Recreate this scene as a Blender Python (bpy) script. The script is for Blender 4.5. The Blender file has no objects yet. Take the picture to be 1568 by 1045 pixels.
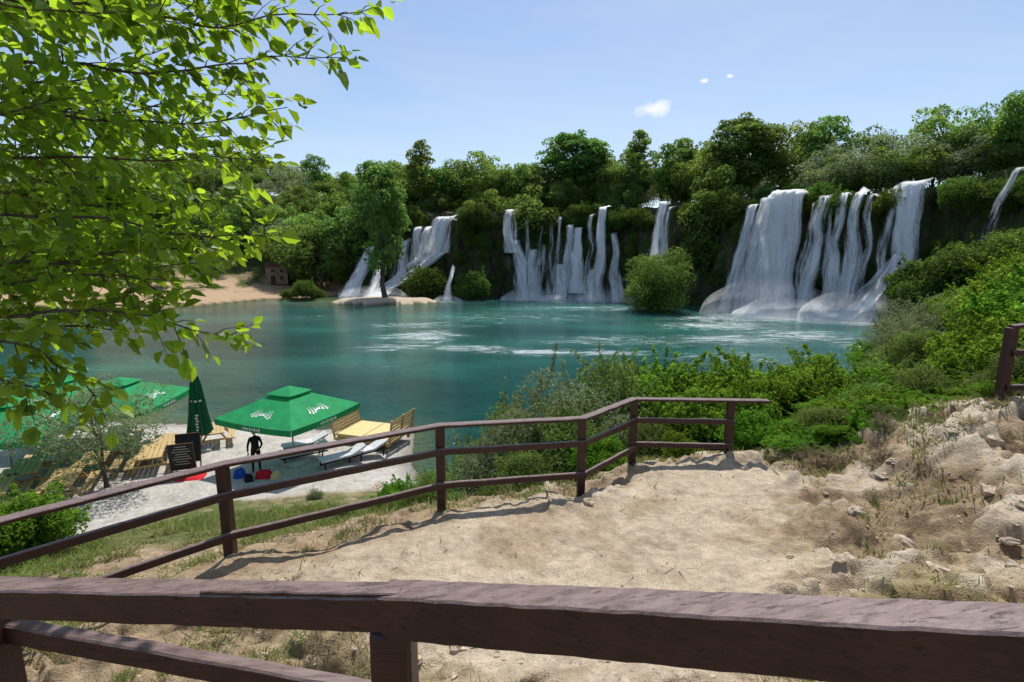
import bpy, math, random
import numpy as np
from mathutils import Vector, Matrix
rng=np.random.default_rng(11); random.seed(5)
scene=bpy.context.scene
# ------------------------------------------------------------------ noise
def _h(ix,iy,iz,seed):
    n=(ix.astype(np.int64)*73856093)^(iy.astype(np.int64)*19349663)^(iz.astype(np.int64)*83492791)^(seed*2654435761)
    n=n&0xffffffff
    n=((n^(n>>13))*1274126177)&0xffffffff
    n=((n^(n>>16))*2246822519)&0xffffffff
    n=n^(n>>15)
    return (n&0xffffff)/float(0xffffff)
def vn(P,seed=0):
    i=np.floor(P); f=P-i; f=f*f*(3-2*f); i=i.astype(np.int64)
    x,y,z=i[:,0],i[:,1],i[:,2]; r=0
    for dx in(0,1):
        wx=f[:,0] if dx else 1-f[:,0]
        for dy in(0,1):
            wy=f[:,1] if dy else 1-f[:,1]
            for dz in(0,1):
                wz=f[:,2] if dz else 1-f[:,2]
                r=r+wx*wy*wz*_h(x+dx,y+dy,z+dz,seed)
    return r*2-1
def fbm(P,o=4,seed=0):
    P=np.asarray(P,float); a=1;s=0;t=0
    for k in range(o):
        s=s+a*vn(P*(2.03**k)+k*17.3,seed+k); t+=a; a*=.5
    return s/t
def fb2(x,y,sc,o=4,seed=0):
    return fbm(np.stack([x/sc,y/sc,np.zeros_like(x)+.37],1),o,seed)
def sm(t):
    t=np.clip(t,0,1); return t*t*(3-2*t)
def sdpoly(x,y,poly):
    d=np.full(x.shape,1e18); ins=np.zeros(x.shape,bool); n=len(poly)
    for i in range(n):
        ax,ay=poly[i]; bx,by=poly[(i+1)%n]
        ex,ey=bx-ax,by-ay
        t=np.clip(((x-ax)*ex+(y-ay)*ey)/(ex*ex+ey*ey+1e-12),0,1)
        d=np.minimum(d,(x-ax-t*ex)**2+(y-ay-t*ey)**2)
        c=((ay>y)!=(by>y))&(x<(bx-ax)*(y-ay)/((by-ay)+1e-12)+ax)
        ins^=c
    d=np.sqrt(d); return np.where(ins,d,-d)
# ------------------------------------------------------------------ mesh builder
class MB:
    def __init__(s): s.V=[];s.F={3:[],4:[]};s.M={3:[],4:[]};s.R={3:[],4:[]};s.n=0
    def add(s,V,F,m=0,r=None):
        V=np.asarray(V,float).reshape(-1,3); F=np.asarray(F,np.int64); k=F.shape[1]
        s.V.append(V); s.F[k].append(F+s.n); s.n+=len(V)
        s.M[k].append(np.full(len(F),m) if np.isscalar(m) else np.asarray(m))
        s.R[k].append(rng.random(len(F)) if r is None else (np.full(len(F),float(r)) if np.isscalar(r) else np.asarray(r)))
    def box(s,c,size,rz=0.,m=0,M=None):
        x,y,z=[a/2 for a in size]
        V=np.array([[-x,-y,-z],[x,-y,-z],[x,y,-z],[-x,y,-z],[-x,-y,z],[x,-y,z],[x,y,z],[-x,y,z]])
        if M is not None: V=V@np.array(M.to_3x3()).T
        ca,sa=math.cos(rz),math.sin(rz)
        V=V@np.array([[ca,sa,0],[-sa,ca,0],[0,0,1]])+np.array(c)
        s.add(V,[[0,3,2,1],[4,5,6,7],[0,1,5,4],[1,2,6,5],[2,3,7,6],[3,0,4,7]],m)
    def beam(s,p0,p1,w,h,m=0,seg=10,j=.002,ch=.012):
        p0=np.array(p0,float);p1=np.array(p1,float); d=p1-p0;L=np.linalg.norm(d);d/=L
        up=np.array([0,0,1.]) if abs(d[2])<.9 else np.array([0,1.,0])
        sd=np.cross(d,up); sd/=np.linalg.norm(sd); u=np.cross(sd,d)
        a,b=w/2,h/2
        cs=np.array([[-a+ch,-b],[a-ch,-b],[a,-b+ch],[a,b-ch],[a-ch,b],[-a+ch,b],[-a,b-ch],[-a,-b+ch]])
        V=[]
        for i in range(seg+1):
            q=cs*(1+rng.normal(0,j*4,(8,1)))+rng.normal(0,j,(1,2))
            V.append(p0+d*L*i/seg+q[:,:1]*sd+q[:,1:]*u)
        V=np.concatenate(V); F=[]
        for i in range(seg):
            for k in range(8):
                F.append([i*8+k,i*8+(k+1)%8,(i+1)*8+(k+1)%8,(i+1)*8+k])
        o=seg*8
        F+=[[0,7,6,1],[1,6,5,2],[2,5,4,3],[o+0,o+1,o+6,o+7],[o+1,o+2,o+5,o+6],[o+2,o+3,o+4,o+5]]
        s.add(V,F,m,rng.random())
    def tube(s,path,rad,sides=6,m=0):
        P=np.asarray(path,float); n=len(P); V=[]
        for i in range(n):
            t=P[min(i+1,n-1)]-P[max(i-1,0)]; t/=np.linalg.norm(t)+1e-9
            a=np.array([1.,0,0]) if abs(t[0])<.8 else np.array([0,1.,0])
            b=np.cross(t,a); b/=np.linalg.norm(b); c=np.cross(t,b)
            an=np.arange(sides)*2*math.pi/sides
            V.append(P[i]+rad[i]*(np.cos(an)[:,None]*b+np.sin(an)[:,None]*c))
        F=[[i*sides+k,i*sides+(k+1)%sides,(i+1)*sides+(k+1)%sides,(i+1)*sides+k] for i in range(n-1) for k in range(sides)]
        s.add(np.concatenate(V),F,m)
    def mesh(s,name,mats,smooth=False):
        V=np.concatenate(s.V); me=bpy.data.meshes.new(name)
        me.vertices.add(len(V)); me.vertices.foreach_set('co',V.astype(np.float32).ravel())
        loops=[];starts=[];mi=[];rr=[];o=0
        for k in(3,4):
            if s.F[k]:
                F=np.concatenate(s.F[k]); loops.append(F.ravel()); starts.append(o+np.arange(len(F))*k); o+=F.size
                mi.append(np.concatenate(s.M[k])); rr.append(np.concatenate(s.R[k]))
        loops=np.concatenate(loops).astype(np.int32); starts=np.concatenate(starts).astype(np.int32)
        me.loops.add(len(loops)); me.loops.foreach_set('vertex_index',loops)
        me.polygons.add(len(starts)); me.polygons.foreach_set('loop_start',starts)
        me.polygons.foreach_set('material_index',np.concatenate(mi).astype(np.int32))
        me.polygons.foreach_set('use_smooth',np.full(len(starts),smooth))
        me.update(calc_edges=True)
        a=me.attributes.new('rnd','FLOAT','FACE'); a.data.foreach_set('value',np.concatenate(rr).astype(np.float32))
        for m in mats: me.materials.append(m)
        return me
def obj(name,me,loc=(0,0,0),rz=0,sc=1,parent=None):
    o=bpy.data.objects.new(name,me); scene.collection.objects.link(o)
    o.location=loc; o.rotation_euler=(0,0,rz); o.scale=(sc,sc,sc) if np.isscalar(sc) else sc
    if parent: o.parent=parent
    return o
def bevel(o,w=.008):
    b=o.modifiers.new('bevel','BEVEL'); b.width=w; b.segments=2; b.limit_method='ANGLE'
    return o
# ------------------------------------------------------------------ materials
class NT:
    def __init__(s,name):
        s.m=bpy.data.materials.new(name); s.m.use_nodes=True; s.t=s.m.node_tree; s.t.nodes.clear()
        s.out=s.n('ShaderNodeOutputMaterial')
    def n(s,t,**k):
        x=s.t.nodes.new(t)
        for a,b in k.items(): setattr(x,a,b)
        return x
    def l(s,a,b): s.t.links.new(a,b)
    def noise(s,vec,scale,det=4,rough=.55,dist=0):
        x=s.n('ShaderNodeTexNoise'); x.inputs['Scale'].default_value=scale;x.inputs['Detail'].default_value=det
        x.inputs['Roughness'].default_value=rough; x.inputs['Distortion'].default_value=dist
        if vec is not None: s.l(vec,x.inputs['Vector'])
        return x.outputs['Fac']
    def ramp(s,f,st):
        x=s.n('ShaderNodeValToRGB'); e=x.color_ramp.elements
        while len(e)<len(st): e.new(.5)
        for i,(p,c) in enumerate(st):
            e[i].position=p; e[i].color=(c[0],c[1],c[2],1) if not np.isscalar(c) else (c,c,c,1)
        s.l(f,x.inputs[0]); return x.outputs[0]
    def mix(s,f,a,b,mode='MIX'):
        x=s.n('ShaderNodeMix',data_type='RGBA',blend_type=mode)
        for v,i in((f,0),(a,6),(b,7)):
            if hasattr(v,'is_linked') or hasattr(v,'links'): s.l(v,x.inputs[i])
            elif i==0: x.inputs[0].default_value=v
            else: x.inputs[i].default_value=(*v,1)
        return x.outputs[2]
    def math(s,op,a,b=0.,c=None):
        x=s.n('ShaderNodeMath',operation=op)
        for i,v in enumerate((a,b,c)):
            if v is None: continue
            if hasattr(v,'links'): s.l(v,x.inputs[i])
            else: x.inputs[i].default_value=v
        return x.outputs[0]
    def bsdf(s,col,rough=.6,spec=.5):
        p=s.n('ShaderNodeBsdfPrincipled')
        if hasattr(col,'links'): s.l(col,p.inputs['Base Color'])
        else: p.inputs['Base Color'].default_value=(*col,1)
        if hasattr(rough,'links'): s.l(rough,p.inputs['Roughness'])
        else: p.inputs['Roughness'].default_value=rough
        p.inputs['Specular IOR Level'].default_value=spec
        return p
    def bump(s,h,st,dist,p):
        b=s.n('ShaderNodeBump'); b.inputs['Strength'].default_value=st; b.inputs['Distance'].default_value=dist
        s.l(h,b.inputs['Height']); s.l(b.outputs[0],p.inputs['Normal']); return b
    def pos(s,scale=None,obj=False):
        g=s.n('ShaderNodeTexCoord').outputs['Object'] if obj else s.n('ShaderNodeNewGeometry').outputs['Position']
        if scale:
            m=s.n('ShaderNodeMapping'); m.inputs['Scale'].default_value=scale; s.l(g,m.inputs[0]); return m.outputs[0]
        return g
    def done(s,sh): s.l(sh,s.out.inputs[0]); return s.m
def foliage(name,dark,light,trans,tf=.4,var=.35,spec=0,nscale=.35):
    t=NT(name)
    at=t.n('ShaderNodeAttribute',attribute_name='rnd').outputs['Fac']
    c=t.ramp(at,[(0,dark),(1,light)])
    oi=t.n('ShaderNodeObjectInfo').outputs['Random']
    hs=t.n('ShaderNodeHueSaturation'); t.l(c,hs.inputs['Color'])
    hue=t.math('MULTIPLY_ADD',oi,.04,.485); t.l(hue,hs.inputs['Hue'])
    nz=t.noise(t.pos(),nscale,1.5)
    v=t.math('ADD',t.math('MULTIPLY_ADD',oi,var,1-var/2),t.math('MULTIPLY_ADD',nz,1.2,-.6))
    t.l(v,hs.inputs['Value'])
    if spec>0: p=t.bsdf(hs.outputs[0],.45,spec)
    else: p=t.n('ShaderNodeBsdfDiffuse'); t.l(hs.outputs[0],p.inputs[0])
    tr=t.n('ShaderNodeBsdfTranslucent'); 
    h2=t.n('ShaderNodeHueSaturation'); h2.inputs['Color'].default_value=(*trans,1); t.l(t.math('MULTIPLY',v,t.math('MULTIPLY_ADD',at,.7,.6)),h2.inputs['Value']); t.l(hue,h2.inputs['Hue'])
    t.l(h2.outputs[0],tr.inputs[0])
    mx=t.n('ShaderNodeMixShader'); mx.inputs[0].default_value=tf; t.l(p.outputs[0],mx.inputs[1]); t.l(tr.outputs[0],mx.inputs[2])
    return t.done(mx.outputs[0])
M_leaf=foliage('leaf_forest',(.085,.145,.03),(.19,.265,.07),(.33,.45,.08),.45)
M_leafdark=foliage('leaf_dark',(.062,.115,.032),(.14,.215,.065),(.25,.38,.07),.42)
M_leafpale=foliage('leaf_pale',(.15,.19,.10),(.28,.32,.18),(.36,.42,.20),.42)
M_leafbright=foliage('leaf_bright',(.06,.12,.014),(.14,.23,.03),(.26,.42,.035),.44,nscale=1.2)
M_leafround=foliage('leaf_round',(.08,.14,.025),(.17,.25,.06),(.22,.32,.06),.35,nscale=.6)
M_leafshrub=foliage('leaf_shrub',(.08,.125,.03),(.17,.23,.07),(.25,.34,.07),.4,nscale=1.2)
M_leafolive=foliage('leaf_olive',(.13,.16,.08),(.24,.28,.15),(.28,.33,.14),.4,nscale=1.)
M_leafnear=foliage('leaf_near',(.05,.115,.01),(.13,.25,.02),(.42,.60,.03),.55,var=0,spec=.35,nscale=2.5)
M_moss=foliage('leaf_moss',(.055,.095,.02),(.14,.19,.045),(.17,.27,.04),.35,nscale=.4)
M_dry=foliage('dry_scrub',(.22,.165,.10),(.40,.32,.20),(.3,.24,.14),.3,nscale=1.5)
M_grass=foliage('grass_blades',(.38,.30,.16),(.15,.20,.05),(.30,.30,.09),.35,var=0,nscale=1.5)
def bark(name,c1,c2):
    t=NT(name); n=t.noise(t.pos((6,6,1.5)),3,4); c=t.ramp(n,[(.3,c1),(.7,c2)])
    p=t.n('ShaderNodeBsdfDiffuse'); t.l(c,p.inputs[0]); return t.done(p.outputs[0])
M_bark=bark('bark',(.05,.04,.03),(.14,.115,.09))
def simple(name,c,rough=.6,spec=.4,var=.25,scale=8,bump=0,metal=0):
    t=NT(name); n=t.noise(t.pos(),scale,4)
    k=t.ramp(n,[(.3,tuple(a*(1-var) for a in c)),(.7,tuple(min(1,a*(1+var)) for a in c))])
    p=t.bsdf(k,rough,spec); p.inputs['Metallic'].default_value=metal
    if bump: t.bump(n,bump,.02,p)
    return t.done(p.outputs[0])
def wood(name,c1,c2,weather,wamt):
    t=NT(name)
    n1=t.noise(t.pos((4,30,60)),1.6,4,.6); n2=t.noise(t.pos((2,2,2)),3,3)
    c=t.ramp(t.math('MULTIPLY_ADD',n1,.6,t.math('MULTIPLY',n2,.4)),[(.35,c1),(.65,c2)])
    g=t.n('ShaderNodeNewGeometry'); sx=t.n('ShaderNodeSeparateXYZ'); t.l(g.outputs['Normal'],sx.inputs[0])
    up=t.math('MULTIPLY',t.math('GREATER_THAN',sx.outputs['Z'],.55),wamt)
    wn=t.ramp(t.noise(t.pos((3,18,24)),2.4,7,.74),[(.36,0.),(.58,1.)])
    f=t.math('MULTIPLY',up,t.math('MULTIPLY_ADD',wn,.7,.3))
    c=t.mix(f,c,weather)
    ck=t.ramp(t.noise(t.pos((.8,34,38)),2.6,5,.7,.3),[(.34,.2),(.41,1.)])
    c=t.mix(1.,c,ck,'MULTIPLY')
    p=t.bsdf(c,t.math('MULTIPLY_ADD',n1,.4,.3),.4)
    t.bump(t.math('ADD',n1,t.math('MULTIPLY',ck,.6)),.5,.004,p); return t.done(p.outputs[0])
M_fence=wood('fence_paint',(.024,.010,.008),(.070,.028,.021),(.23,.165,.15),.85)
M_wood=wood('pale_wood',(.34,.21,.07),(.55,.38,.16),(.55,.42,.22),.5)
# ------------------------------------------------------------------ terrain
lake=[(-30,27.5),(-18,26.5),(-12,25.8),(-8,25.5),(-5,25),(-4.4,21),(-3,18.6),(0,18),(5,19),(11,23),(19,29),(27,37),(35,46),(41,54),(46,62),(50,70),(55,80),
 (47,85),(40,91),(33,99),(23,109),(9,112.5),(-12,115.5),(-26,121),(-38,118),(-45,108),(-51,107),(-57,90),(-62,70),(-58,50),(-45,34)]
cliffl=np.array([(-60,126),(-35,125),(-23,119.5),(-12,114),(9,111),(22,108),(32,98),(39,90),(46,84),(54,79),(60,71),(68,60),(74,45),(82,20),(95,-20)],float)
plate=[tuple(p) for p in cliffl]+[(3000,-20),(3000,3500),(-60,3500)]
ctrl=np.array([(0,0,7.3),(2,0,7.55),(4,1,7.7),(-2,0,7.0),(-4,0,6.6),(0,1.2,7.15),(-1,2.5,6.3),(0,3.2,5.95),(2,3,6.2),(4,3,6.6),(-3,2.5,6.0),(0,-5,8),(10,-5,9),(-10,-5,6),(0,-30,11),(60,-40,14),(-60,-30,9),
(-3.2,5.3,5.6),(-1,6.6,5.6),(1,7,5.6),(2,8.3,5.55),(3.6,8.3,5.55),(0,4.5,5.65),(2,5.5,5.6),(4,6,5.72),(4.5,8,5.62),
(5.6,6,6.25),(7,7,6.9),(6,8.5,6.15),(9,6,7.3),(5,4,6.4),(7,3,7.3),(9,10,5.9),(12,12,6.2),(15,8,7.6),(15,15,6.2),(20,20,6.2),(25,15,8),(30,25,8),(40,35,9),(45,45,7),(38,42,4),(55,50,9),(52,62,3.5),(58,58,7),(64,48,10),(30,33,4),(22,26,4),
(1,9,4.7),(-1,8.2,4.75),(3,10.3,4.5),(5,12,4.4),(8,13,4.4),(12,17,4),(0,12,2.6),(-3,9,3.8),(-5,7,4.4),(4,16,1.6),(10,20,1.6),(0,16,.9),(-5,12,2.3),(-5.4,16,.9),(-8,13,1.9),(-11,15.5,.7),(-13,13,.9),(-9,10,3.0),(-8,6,4.3),(-12,8,2.8),(-16,10,1.6),(-5.5,4,5.1),(-8,2,5.3),(-14,3,4),(-20,5,3.0),(-20,12,.8),
(-10,18,.45),(-16,18,.5),(-16,22,.4),(-22,18,.55),(-10,22,.35),(-7,20,.42),(-6,23,.35),(-30,22,.7),(-40,22,1.4),(-28,10,1.2),(-60,22,2),(-80,40,3),(-110,70,8),
(-58,112,1.0),(-56,98,.6),(-72,105,2.0),(-64,124,2.2),(-85,125,5),(-100,110,7),(-60,134,3),(-60,150,10),(-60,185,27),(-100,180,30),(-110,145,16),(-160,150,25),(-160,60,14),(-30,180,9),(-30,140,1),(0,160,3),(0,125,.5),(30,150,4),(30,112,.5),(60,120,3),(60,90,.5),(80,70,.5),(90,95,3),(0,300,18),(200,200,12),(-200,300,40),(120,30,0),(0,1500,10),(1500,0,10),(-1500,0,20),(0,-1500,20),
(0,60,0),(-40,80,0),(30,70,0),(-30,50,0),(5,100,0),(45,75,.2)],float)
_C=ctrl[:,:2]; _n=len(_C)
_A=np.zeros((_n+3,_n+3)); _A[:_n,:_n]=np.linalg.norm(_C[:,None]-_C[None],axis=2)
_A[:_n,_n]=1;_A[:_n,_n+1:]=_C;_A[_n,:_n]=1;_A[_n+1:,:_n]=_C.T
_W=np.linalg.solve(_A,np.concatenate([ctrl[:,2],[0,0,0]]))
def Hc(x): return 17.6*sm((x+47)/15)
def ledges(X,Y): return sm(fb2(X,Y,.95,4,33)*5+.4)*.6+sm(fb2(X,Y,.4,3,35)*5+.2)*.3+sm(fb2(X,Y,.16,2,36)*4+.2)*.1
def height(x,y,detail=True):
    x=np.atleast_1d(np.asarray(x,float)); y=np.atleast_1d(np.asarray(y,float)); z=np.zeros_like(x)
    for a in range(0,len(x),40000):
        X=x[a:a+40000];Y=y[a:a+40000]
        D=np.sqrt((X[:,None]-_C[None,:,0])**2+(Y[:,None]-_C[None,:,1])**2)
        z[a:a+40000]=D@_W[:_n]+_W[_n]+_W[_n+1]*X+_W[_n+2]*Y
    r=np.hypot(x,y)
    if detail:
        far=r>12
        farm=sm((r-14)/40)
        if far.any(): z=z+farm*fb2(x,y,14,3,3)*1.2*np.where(z>1.5,1,.15)
        nr=r<56
        if nr.any():
            X=x[nr];Y=y[nr]; f1=1-farm[nr]; beach=sm((z[nr]-.5)/1.2)*f1
            pp=sdpoly(X,Y,path)
            wild=sm(-(pp-.45)/.6+fb2(X,Y,.7,3,12)*.7)*np.where(Y<8.3,1,.6)
            wild=np.where((X<.5)&(Y>4.5),wild*.4,wild)
            rdg=1-np.abs(fb2(X,Y,.9,5,21))*2
            z[nr]+=beach*(wild*(fb2(X,Y,1.5,4,9)*.22+(rdg-.5)*.09+ledges(X,Y)*.30-.12)+(1-wild)*(fb2(X,Y,1.6,4,9)*.06+sm(fb2(X,Y,.8,4,37)*6)*.026+fb2(X,Y,.25,3,31)*.014)+fb2(X,Y,.1,2,31)*.009)
            z[nr]+=f1*fb2(X,Y,.5,3,41)*.012
    d=sdpoly(x,y,lake); dp=sdpoly(x,y,plate)
    z=z+Hc(x)*sm((dp-1.0)/3.)
    out=np.maximum(z,.03+np.minimum(-d,8)*.07)
    k=sm((-d)/3)
    out=out*k+(.02+(out-.02)*.3+.0)*(1-k)
    z=np.where(d>0,-np.minimum(d*.3,2.5)-.02,out)
    e=1-((x+24.5)/10.5)**2-((y-100)/5.5)**2
    if (e>-1).any(): e=e+fb2(x,y,3,3,8)*.3; z=np.where((e>-.5),np.maximum(z,.8*np.minimum(e*2,1)),z)
    e=1-((x+42)/6)**2-((y-104)/2.2)**2
    if (e>-1.5).any(): e=e+fb2(x,y,2,3,18)*.9; z=np.where((e>-.5),np.maximum(z,.35*np.minimum(e*2,1)),z)
    return z
path=[(-3.0,5.1),(-1,6.35),(1,6.8),(2.1,8.1),(4.1,8.1),(4.3,6.8),(3.5,5.6),(3.2,4.6),(2.2,3.6),(1.2,2.9),(.4,2.9),(-.4,3.2),(-.9,3.8),(-2.1,4.4)]
def hz(x,y): return float(height([x],[y])[0])
def ground():
    fr=np.linspace(math.radians(38),math.radians(142),800); bk=np.linspace(math.radians(142),math.radians(398),90)[1:-1]
    th=np.concatenate([fr,bk]); 
    r=np.concatenate([[.01],np.exp(np.linspace(math.log(.6),math.log(1.4),30))[:-1],np.exp(np.linspace(math.log(1.4),math.log(16),460))[:-1],np.exp(np.linspace(math.log(16),math.log(320),220)),[420,600,900,1400,2200,3500]])
    nt=len(th); R,T=np.meshgrid(r,th,indexing='ij'); x=(R*np.cos(T)).ravel(); y=(R*np.sin(T)).ravel()
    z=height(x,y)
    i=np.arange(len(r)-1)[:,None]; k=np.arange(nt)[None]
    F=np.stack([i*nt+k,(i+1)*nt+k,(i+1)*nt+(k+1)%nt,i*nt+(k+1)%nt],-1).reshape(-1,4)
    lk=sdpoly(x,y,lake); pd=sdpoly(x,y,path)
    c1=fb2(x,y,1.6,5,50); c2=fb2(x,y,.4,4,60); c3=fb2(x,y,5,3,70); c5=fb2(x,y,.9,5,64); rdg=1-np.abs(fb2(x,y,.9,5,21))*2; led=ledges(x,y)
    def L(a,b,t): return a*(1-t[:,None])+np.array(b)*t[:,None]
    col=np.tile(np.array([.055,.075,.025]),(len(x),1))
    near=np.hypot(x,y)<26
    g=np.tile(np.array([.34,.255,.165]),(len(x),1))
    g=L(g,(.26,.21,.11),sm(c1*2.2+.4)*.8); g=L(g,(.14,.16,.055),sm(c1*2.2-.25+c3*1.2)*.7)
    g=L(g,(.21,.14,.085),sm(c2*3-.1)*.65)
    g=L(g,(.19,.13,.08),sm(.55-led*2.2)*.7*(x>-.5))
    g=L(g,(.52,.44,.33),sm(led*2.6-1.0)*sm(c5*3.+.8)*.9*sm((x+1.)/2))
    g=L(g,(.47,.385,.28),sm(pd/.7+.45+c1*1.8+c5*1.4))
    g=L(g,(.33,.235,.15),sm(c5*2.8-.15)*.6*(pd>-.5)); g=L(g,(.56,.48,.37),sm(c3*2+c2*1.3)*.65*(pd>0)); g=L(g,(.27,.19,.12),sm(c2*3-.6)*.5*(pd>-.3))
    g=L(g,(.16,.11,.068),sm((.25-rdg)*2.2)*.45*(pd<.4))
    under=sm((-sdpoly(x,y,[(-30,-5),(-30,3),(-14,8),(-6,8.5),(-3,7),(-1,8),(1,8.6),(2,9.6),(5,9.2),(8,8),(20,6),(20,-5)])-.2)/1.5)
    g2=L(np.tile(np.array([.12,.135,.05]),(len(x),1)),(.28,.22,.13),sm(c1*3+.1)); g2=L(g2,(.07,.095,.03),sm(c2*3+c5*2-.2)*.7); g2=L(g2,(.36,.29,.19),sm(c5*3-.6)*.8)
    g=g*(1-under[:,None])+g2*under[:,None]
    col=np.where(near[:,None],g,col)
    bl=[(-60,10),(-20,11.2),(-13.4,13.2),(-11.6,15.7),(-8,16.8),(-5.2,17.6),(-3.6,18.6),(-4,27),(-14,29),(-60,40)]
    b=sm(sdpoly(x,y,bl)/.6+.5+c1*1.4); b*= (y<45)
    col=L(col,(.46,.43,.385),b); col=L(col,(.33,.29,.24),b*sm(c2*2-.1)*.5); col=L(col,(.38,.335,.27),b*sm(c1*2-.1)*.5)
    fb=(x<-30)&(y>75)&(y<150); wv=sm(-lk/1.5+.3)*sm((5.2+c3*5-z)/3)*sm((c3*2.4+1.3-np.maximum(-lk-16,0)/18))
    col=L(col,(.38,.27,.175),wv*fb)
    isl=(((x+24.5)/12)**2+((y-100)/6.6)**2<1)&(z>.1); col=L(col,(.46,.38,.28),isl.astype(float))
    wet=sm(1-np.abs(lk)/1.0)*(z<.6); col=col*(1-.45*wet[:,None])
    mb=MB(); mb.add(np.stack([x,y,z],1),F,0)
    t=NT('ground_earth'); a=t.n('ShaderNodeAttribute',attribute_name='gcol').outputs['Color']
    n1=t.noise(t.pos(),7,6,.72); n2=t.noise(t.pos(),70,2,.65); n3=t.noise(t.pos(),2.2,3,.6)
    v=t.math('ADD',t.math('ADD',t.math('MULTIPLY',n1,1.5),t.math('MULTIPLY',n2,.9)),t.math('MULTIPLY_ADD',n3,.8,-.52))
    hs=t.n('ShaderNodeHueSaturation'); t.l(a,hs.inputs['Color']); t.l(v,hs.inputs['Value'])
    vo=t.n('ShaderNodeTexVoronoi'); vo.inputs['Scale'].default_value=26; t.l(t.pos(),vo.inputs['Vector'])
    gr=t.math('MULTIPLY',t.math('LESS_THAN',vo.outputs['Distance'],.22),t.math('GREATER_THAN',n3,.5))
    c=t.mix(t.math('MULTIPLY',gr,.55),hs.outputs[0],(.18,.13,.09))
    p=t.n('ShaderNodeBsdfDiffuse'); t.l(c,p.inputs[0]); h=t.math('ADD',t.math('MULTIPLY',n1,1.5),t.math('MULTIPLY',n2,.5)); t.bump(h,.9,.055,p)
    me=mb.mesh('ground',[t.done(p.outputs[0])],True)
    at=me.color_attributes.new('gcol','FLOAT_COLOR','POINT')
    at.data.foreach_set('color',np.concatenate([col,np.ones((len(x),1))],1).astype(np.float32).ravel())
    obj('ground',me)
ground()
# ------------------------------------------------------------------ water
def water():
    xs=np.arange(-72,62,.7); ys=np.arange(16,128,.7); X,Y=np.meshgrid(xs,ys,indexing='ij'); x=X.ravel();y=Y.ravel()
    ny=len(ys); i=np.arange(len(xs)-1)[:,None];k=np.arange(ny-1)[None]
    F=np.stack([i*ny+k,(i+1)*ny+k,(i+1)*ny+k+1,i*ny+k+1],-1).reshape(-1,4)
    lk=sdpoly(x,y,lake)
    sh=1-sm((lk+.5-np.where(x<-20,3,0))/np.where((y>80)&(x<-15),13,3.8))
    dI=np.sqrt(((x+28)/17)**2+((y-98)/10)**2); sh=np.maximum(sh,1-sm((dI-.5)/.8))
    foam=np.zeros_like(x)
    for (cx,cy,rx,ry,a) in [(42,79,11,6,1.6),(49,72.5,8,6,1.6),(40,74,16,9,1.08),(-10,57,6,8,1.08),(-11,50,8,4,.92),(-4,49.5,7,2.4,1.1),(3,47.3,8,2.2,1.15),(9,47,6,2.4,1.05),(-12,66,11,6,.9),(12,54,15,6,.85),(18,104,7,4,1.4),(13,101,10,5,1.),(5,106,10,3,1.15),(-8,104,6,4,1.05),(33,58,9,7,1.05),(36,50,5,5,1.05),(27,66,12,7,1.02),(24,55,12,6,.98),(-26,109,9,6,1.1),(-31,112,8,5,1.25),(-37,104,7,4,1.05),(14,88,22,7,.86),(30,74,11,7,1.),(-12,101,9,4,1.),(0,75,26,14,.72),(20,45,12,5,.78),(-28,75,14,8,.62),(-14,42,10,5,.5)]:
        foam=np.maximum(foam,a*np.exp(-(((x-cx)/rx)**2+((y-cy)/ry)**2)*.9))
    mb=MB(); mb.add(np.stack([x,y,np.zeros_like(x)],1),F,0)
    t=NT('lake_water')
    fa=t.n('ShaderNodeAttribute',attribute_name='foam').outputs['Fac']; sa=t.n('ShaderNodeAttribute',attribute_name='shallow').outputs['Fac']
    big=t.noise(t.pos((.05,.09,1)),1,4); c=t.ramp(big,[(.34,(.001,.042,.040)),(.52,(.003,.09,.072)),(.68,(.018,.19,.14))])
    c=t.mix(t.math('MULTIPLY',t.math('MINIMUM',fa,.8),.35),c,(.10,.34,.27))
    c=t.mix(t.math('MULTIPLY',sa,.8),c,(.11,.15,.075))
    w=t.n('ShaderNodeVectorMath',operation='ADD'); pp=t.pos((.14,.40,1))
    nz=t.n('ShaderNodeTexNoise'); nz.inputs['Scale'].default_value=.5; nz.inputs['Detail'].default_value=2; t.l(pp,nz.inputs['Vector'])
    sc=t.n('ShaderNodeVectorMath',operation='SCALE'); sc.inputs['Scale'].default_value=3.0; t.l(nz.outputs['Color'],sc.inputs[0]); t.l(pp,w.inputs[0]); t.l(sc.outputs[0],w.inputs[1])
    fn=t.noise(w.outputs[0],2.2,8,.84)
    fm=t.n('ShaderNodeClamp')
    e=t.math('MULTIPLY',t.math('SUBTRACT',t.math('ADD',t.math('MULTIPLY_ADD',fn,2.1,-.55),t.math('MULTIPLY',fa,.62)),.97),2.4)
    t.l(e,fm.inputs[0]); ff=t.math('MULTIPLY',fm.outputs[0],.94)
    c=t.mix(ff,c,(.84,.88,.89))
    p=t.bsdf(c,t.math('MULTIPLY_ADD',ff,.5,.10),.5); p.inputs['IOR'].default_value=1.33
    b1=t.noise(t.pos((.8,1.9,1)),1.8,4,.7); b2=t.noise(t.pos((.25,.5,1)),1.,2)
    t.bump(t.math('ADD',t.math('MULTIPLY',b1,.9),t.math('MULTIPLY',b2,1.1)),1.,.6,p)
    me=mb.mesh('lake',[t.done(p.outputs[0])],True)
    for nm,v in(('foam',foam),('shallow',sh)):
        a=me.attributes.new(nm,'FLOAT','POINT'); a.data.foreach_set('value',v.astype(np.float32))
    obj('lake_water',me)
water()
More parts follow.
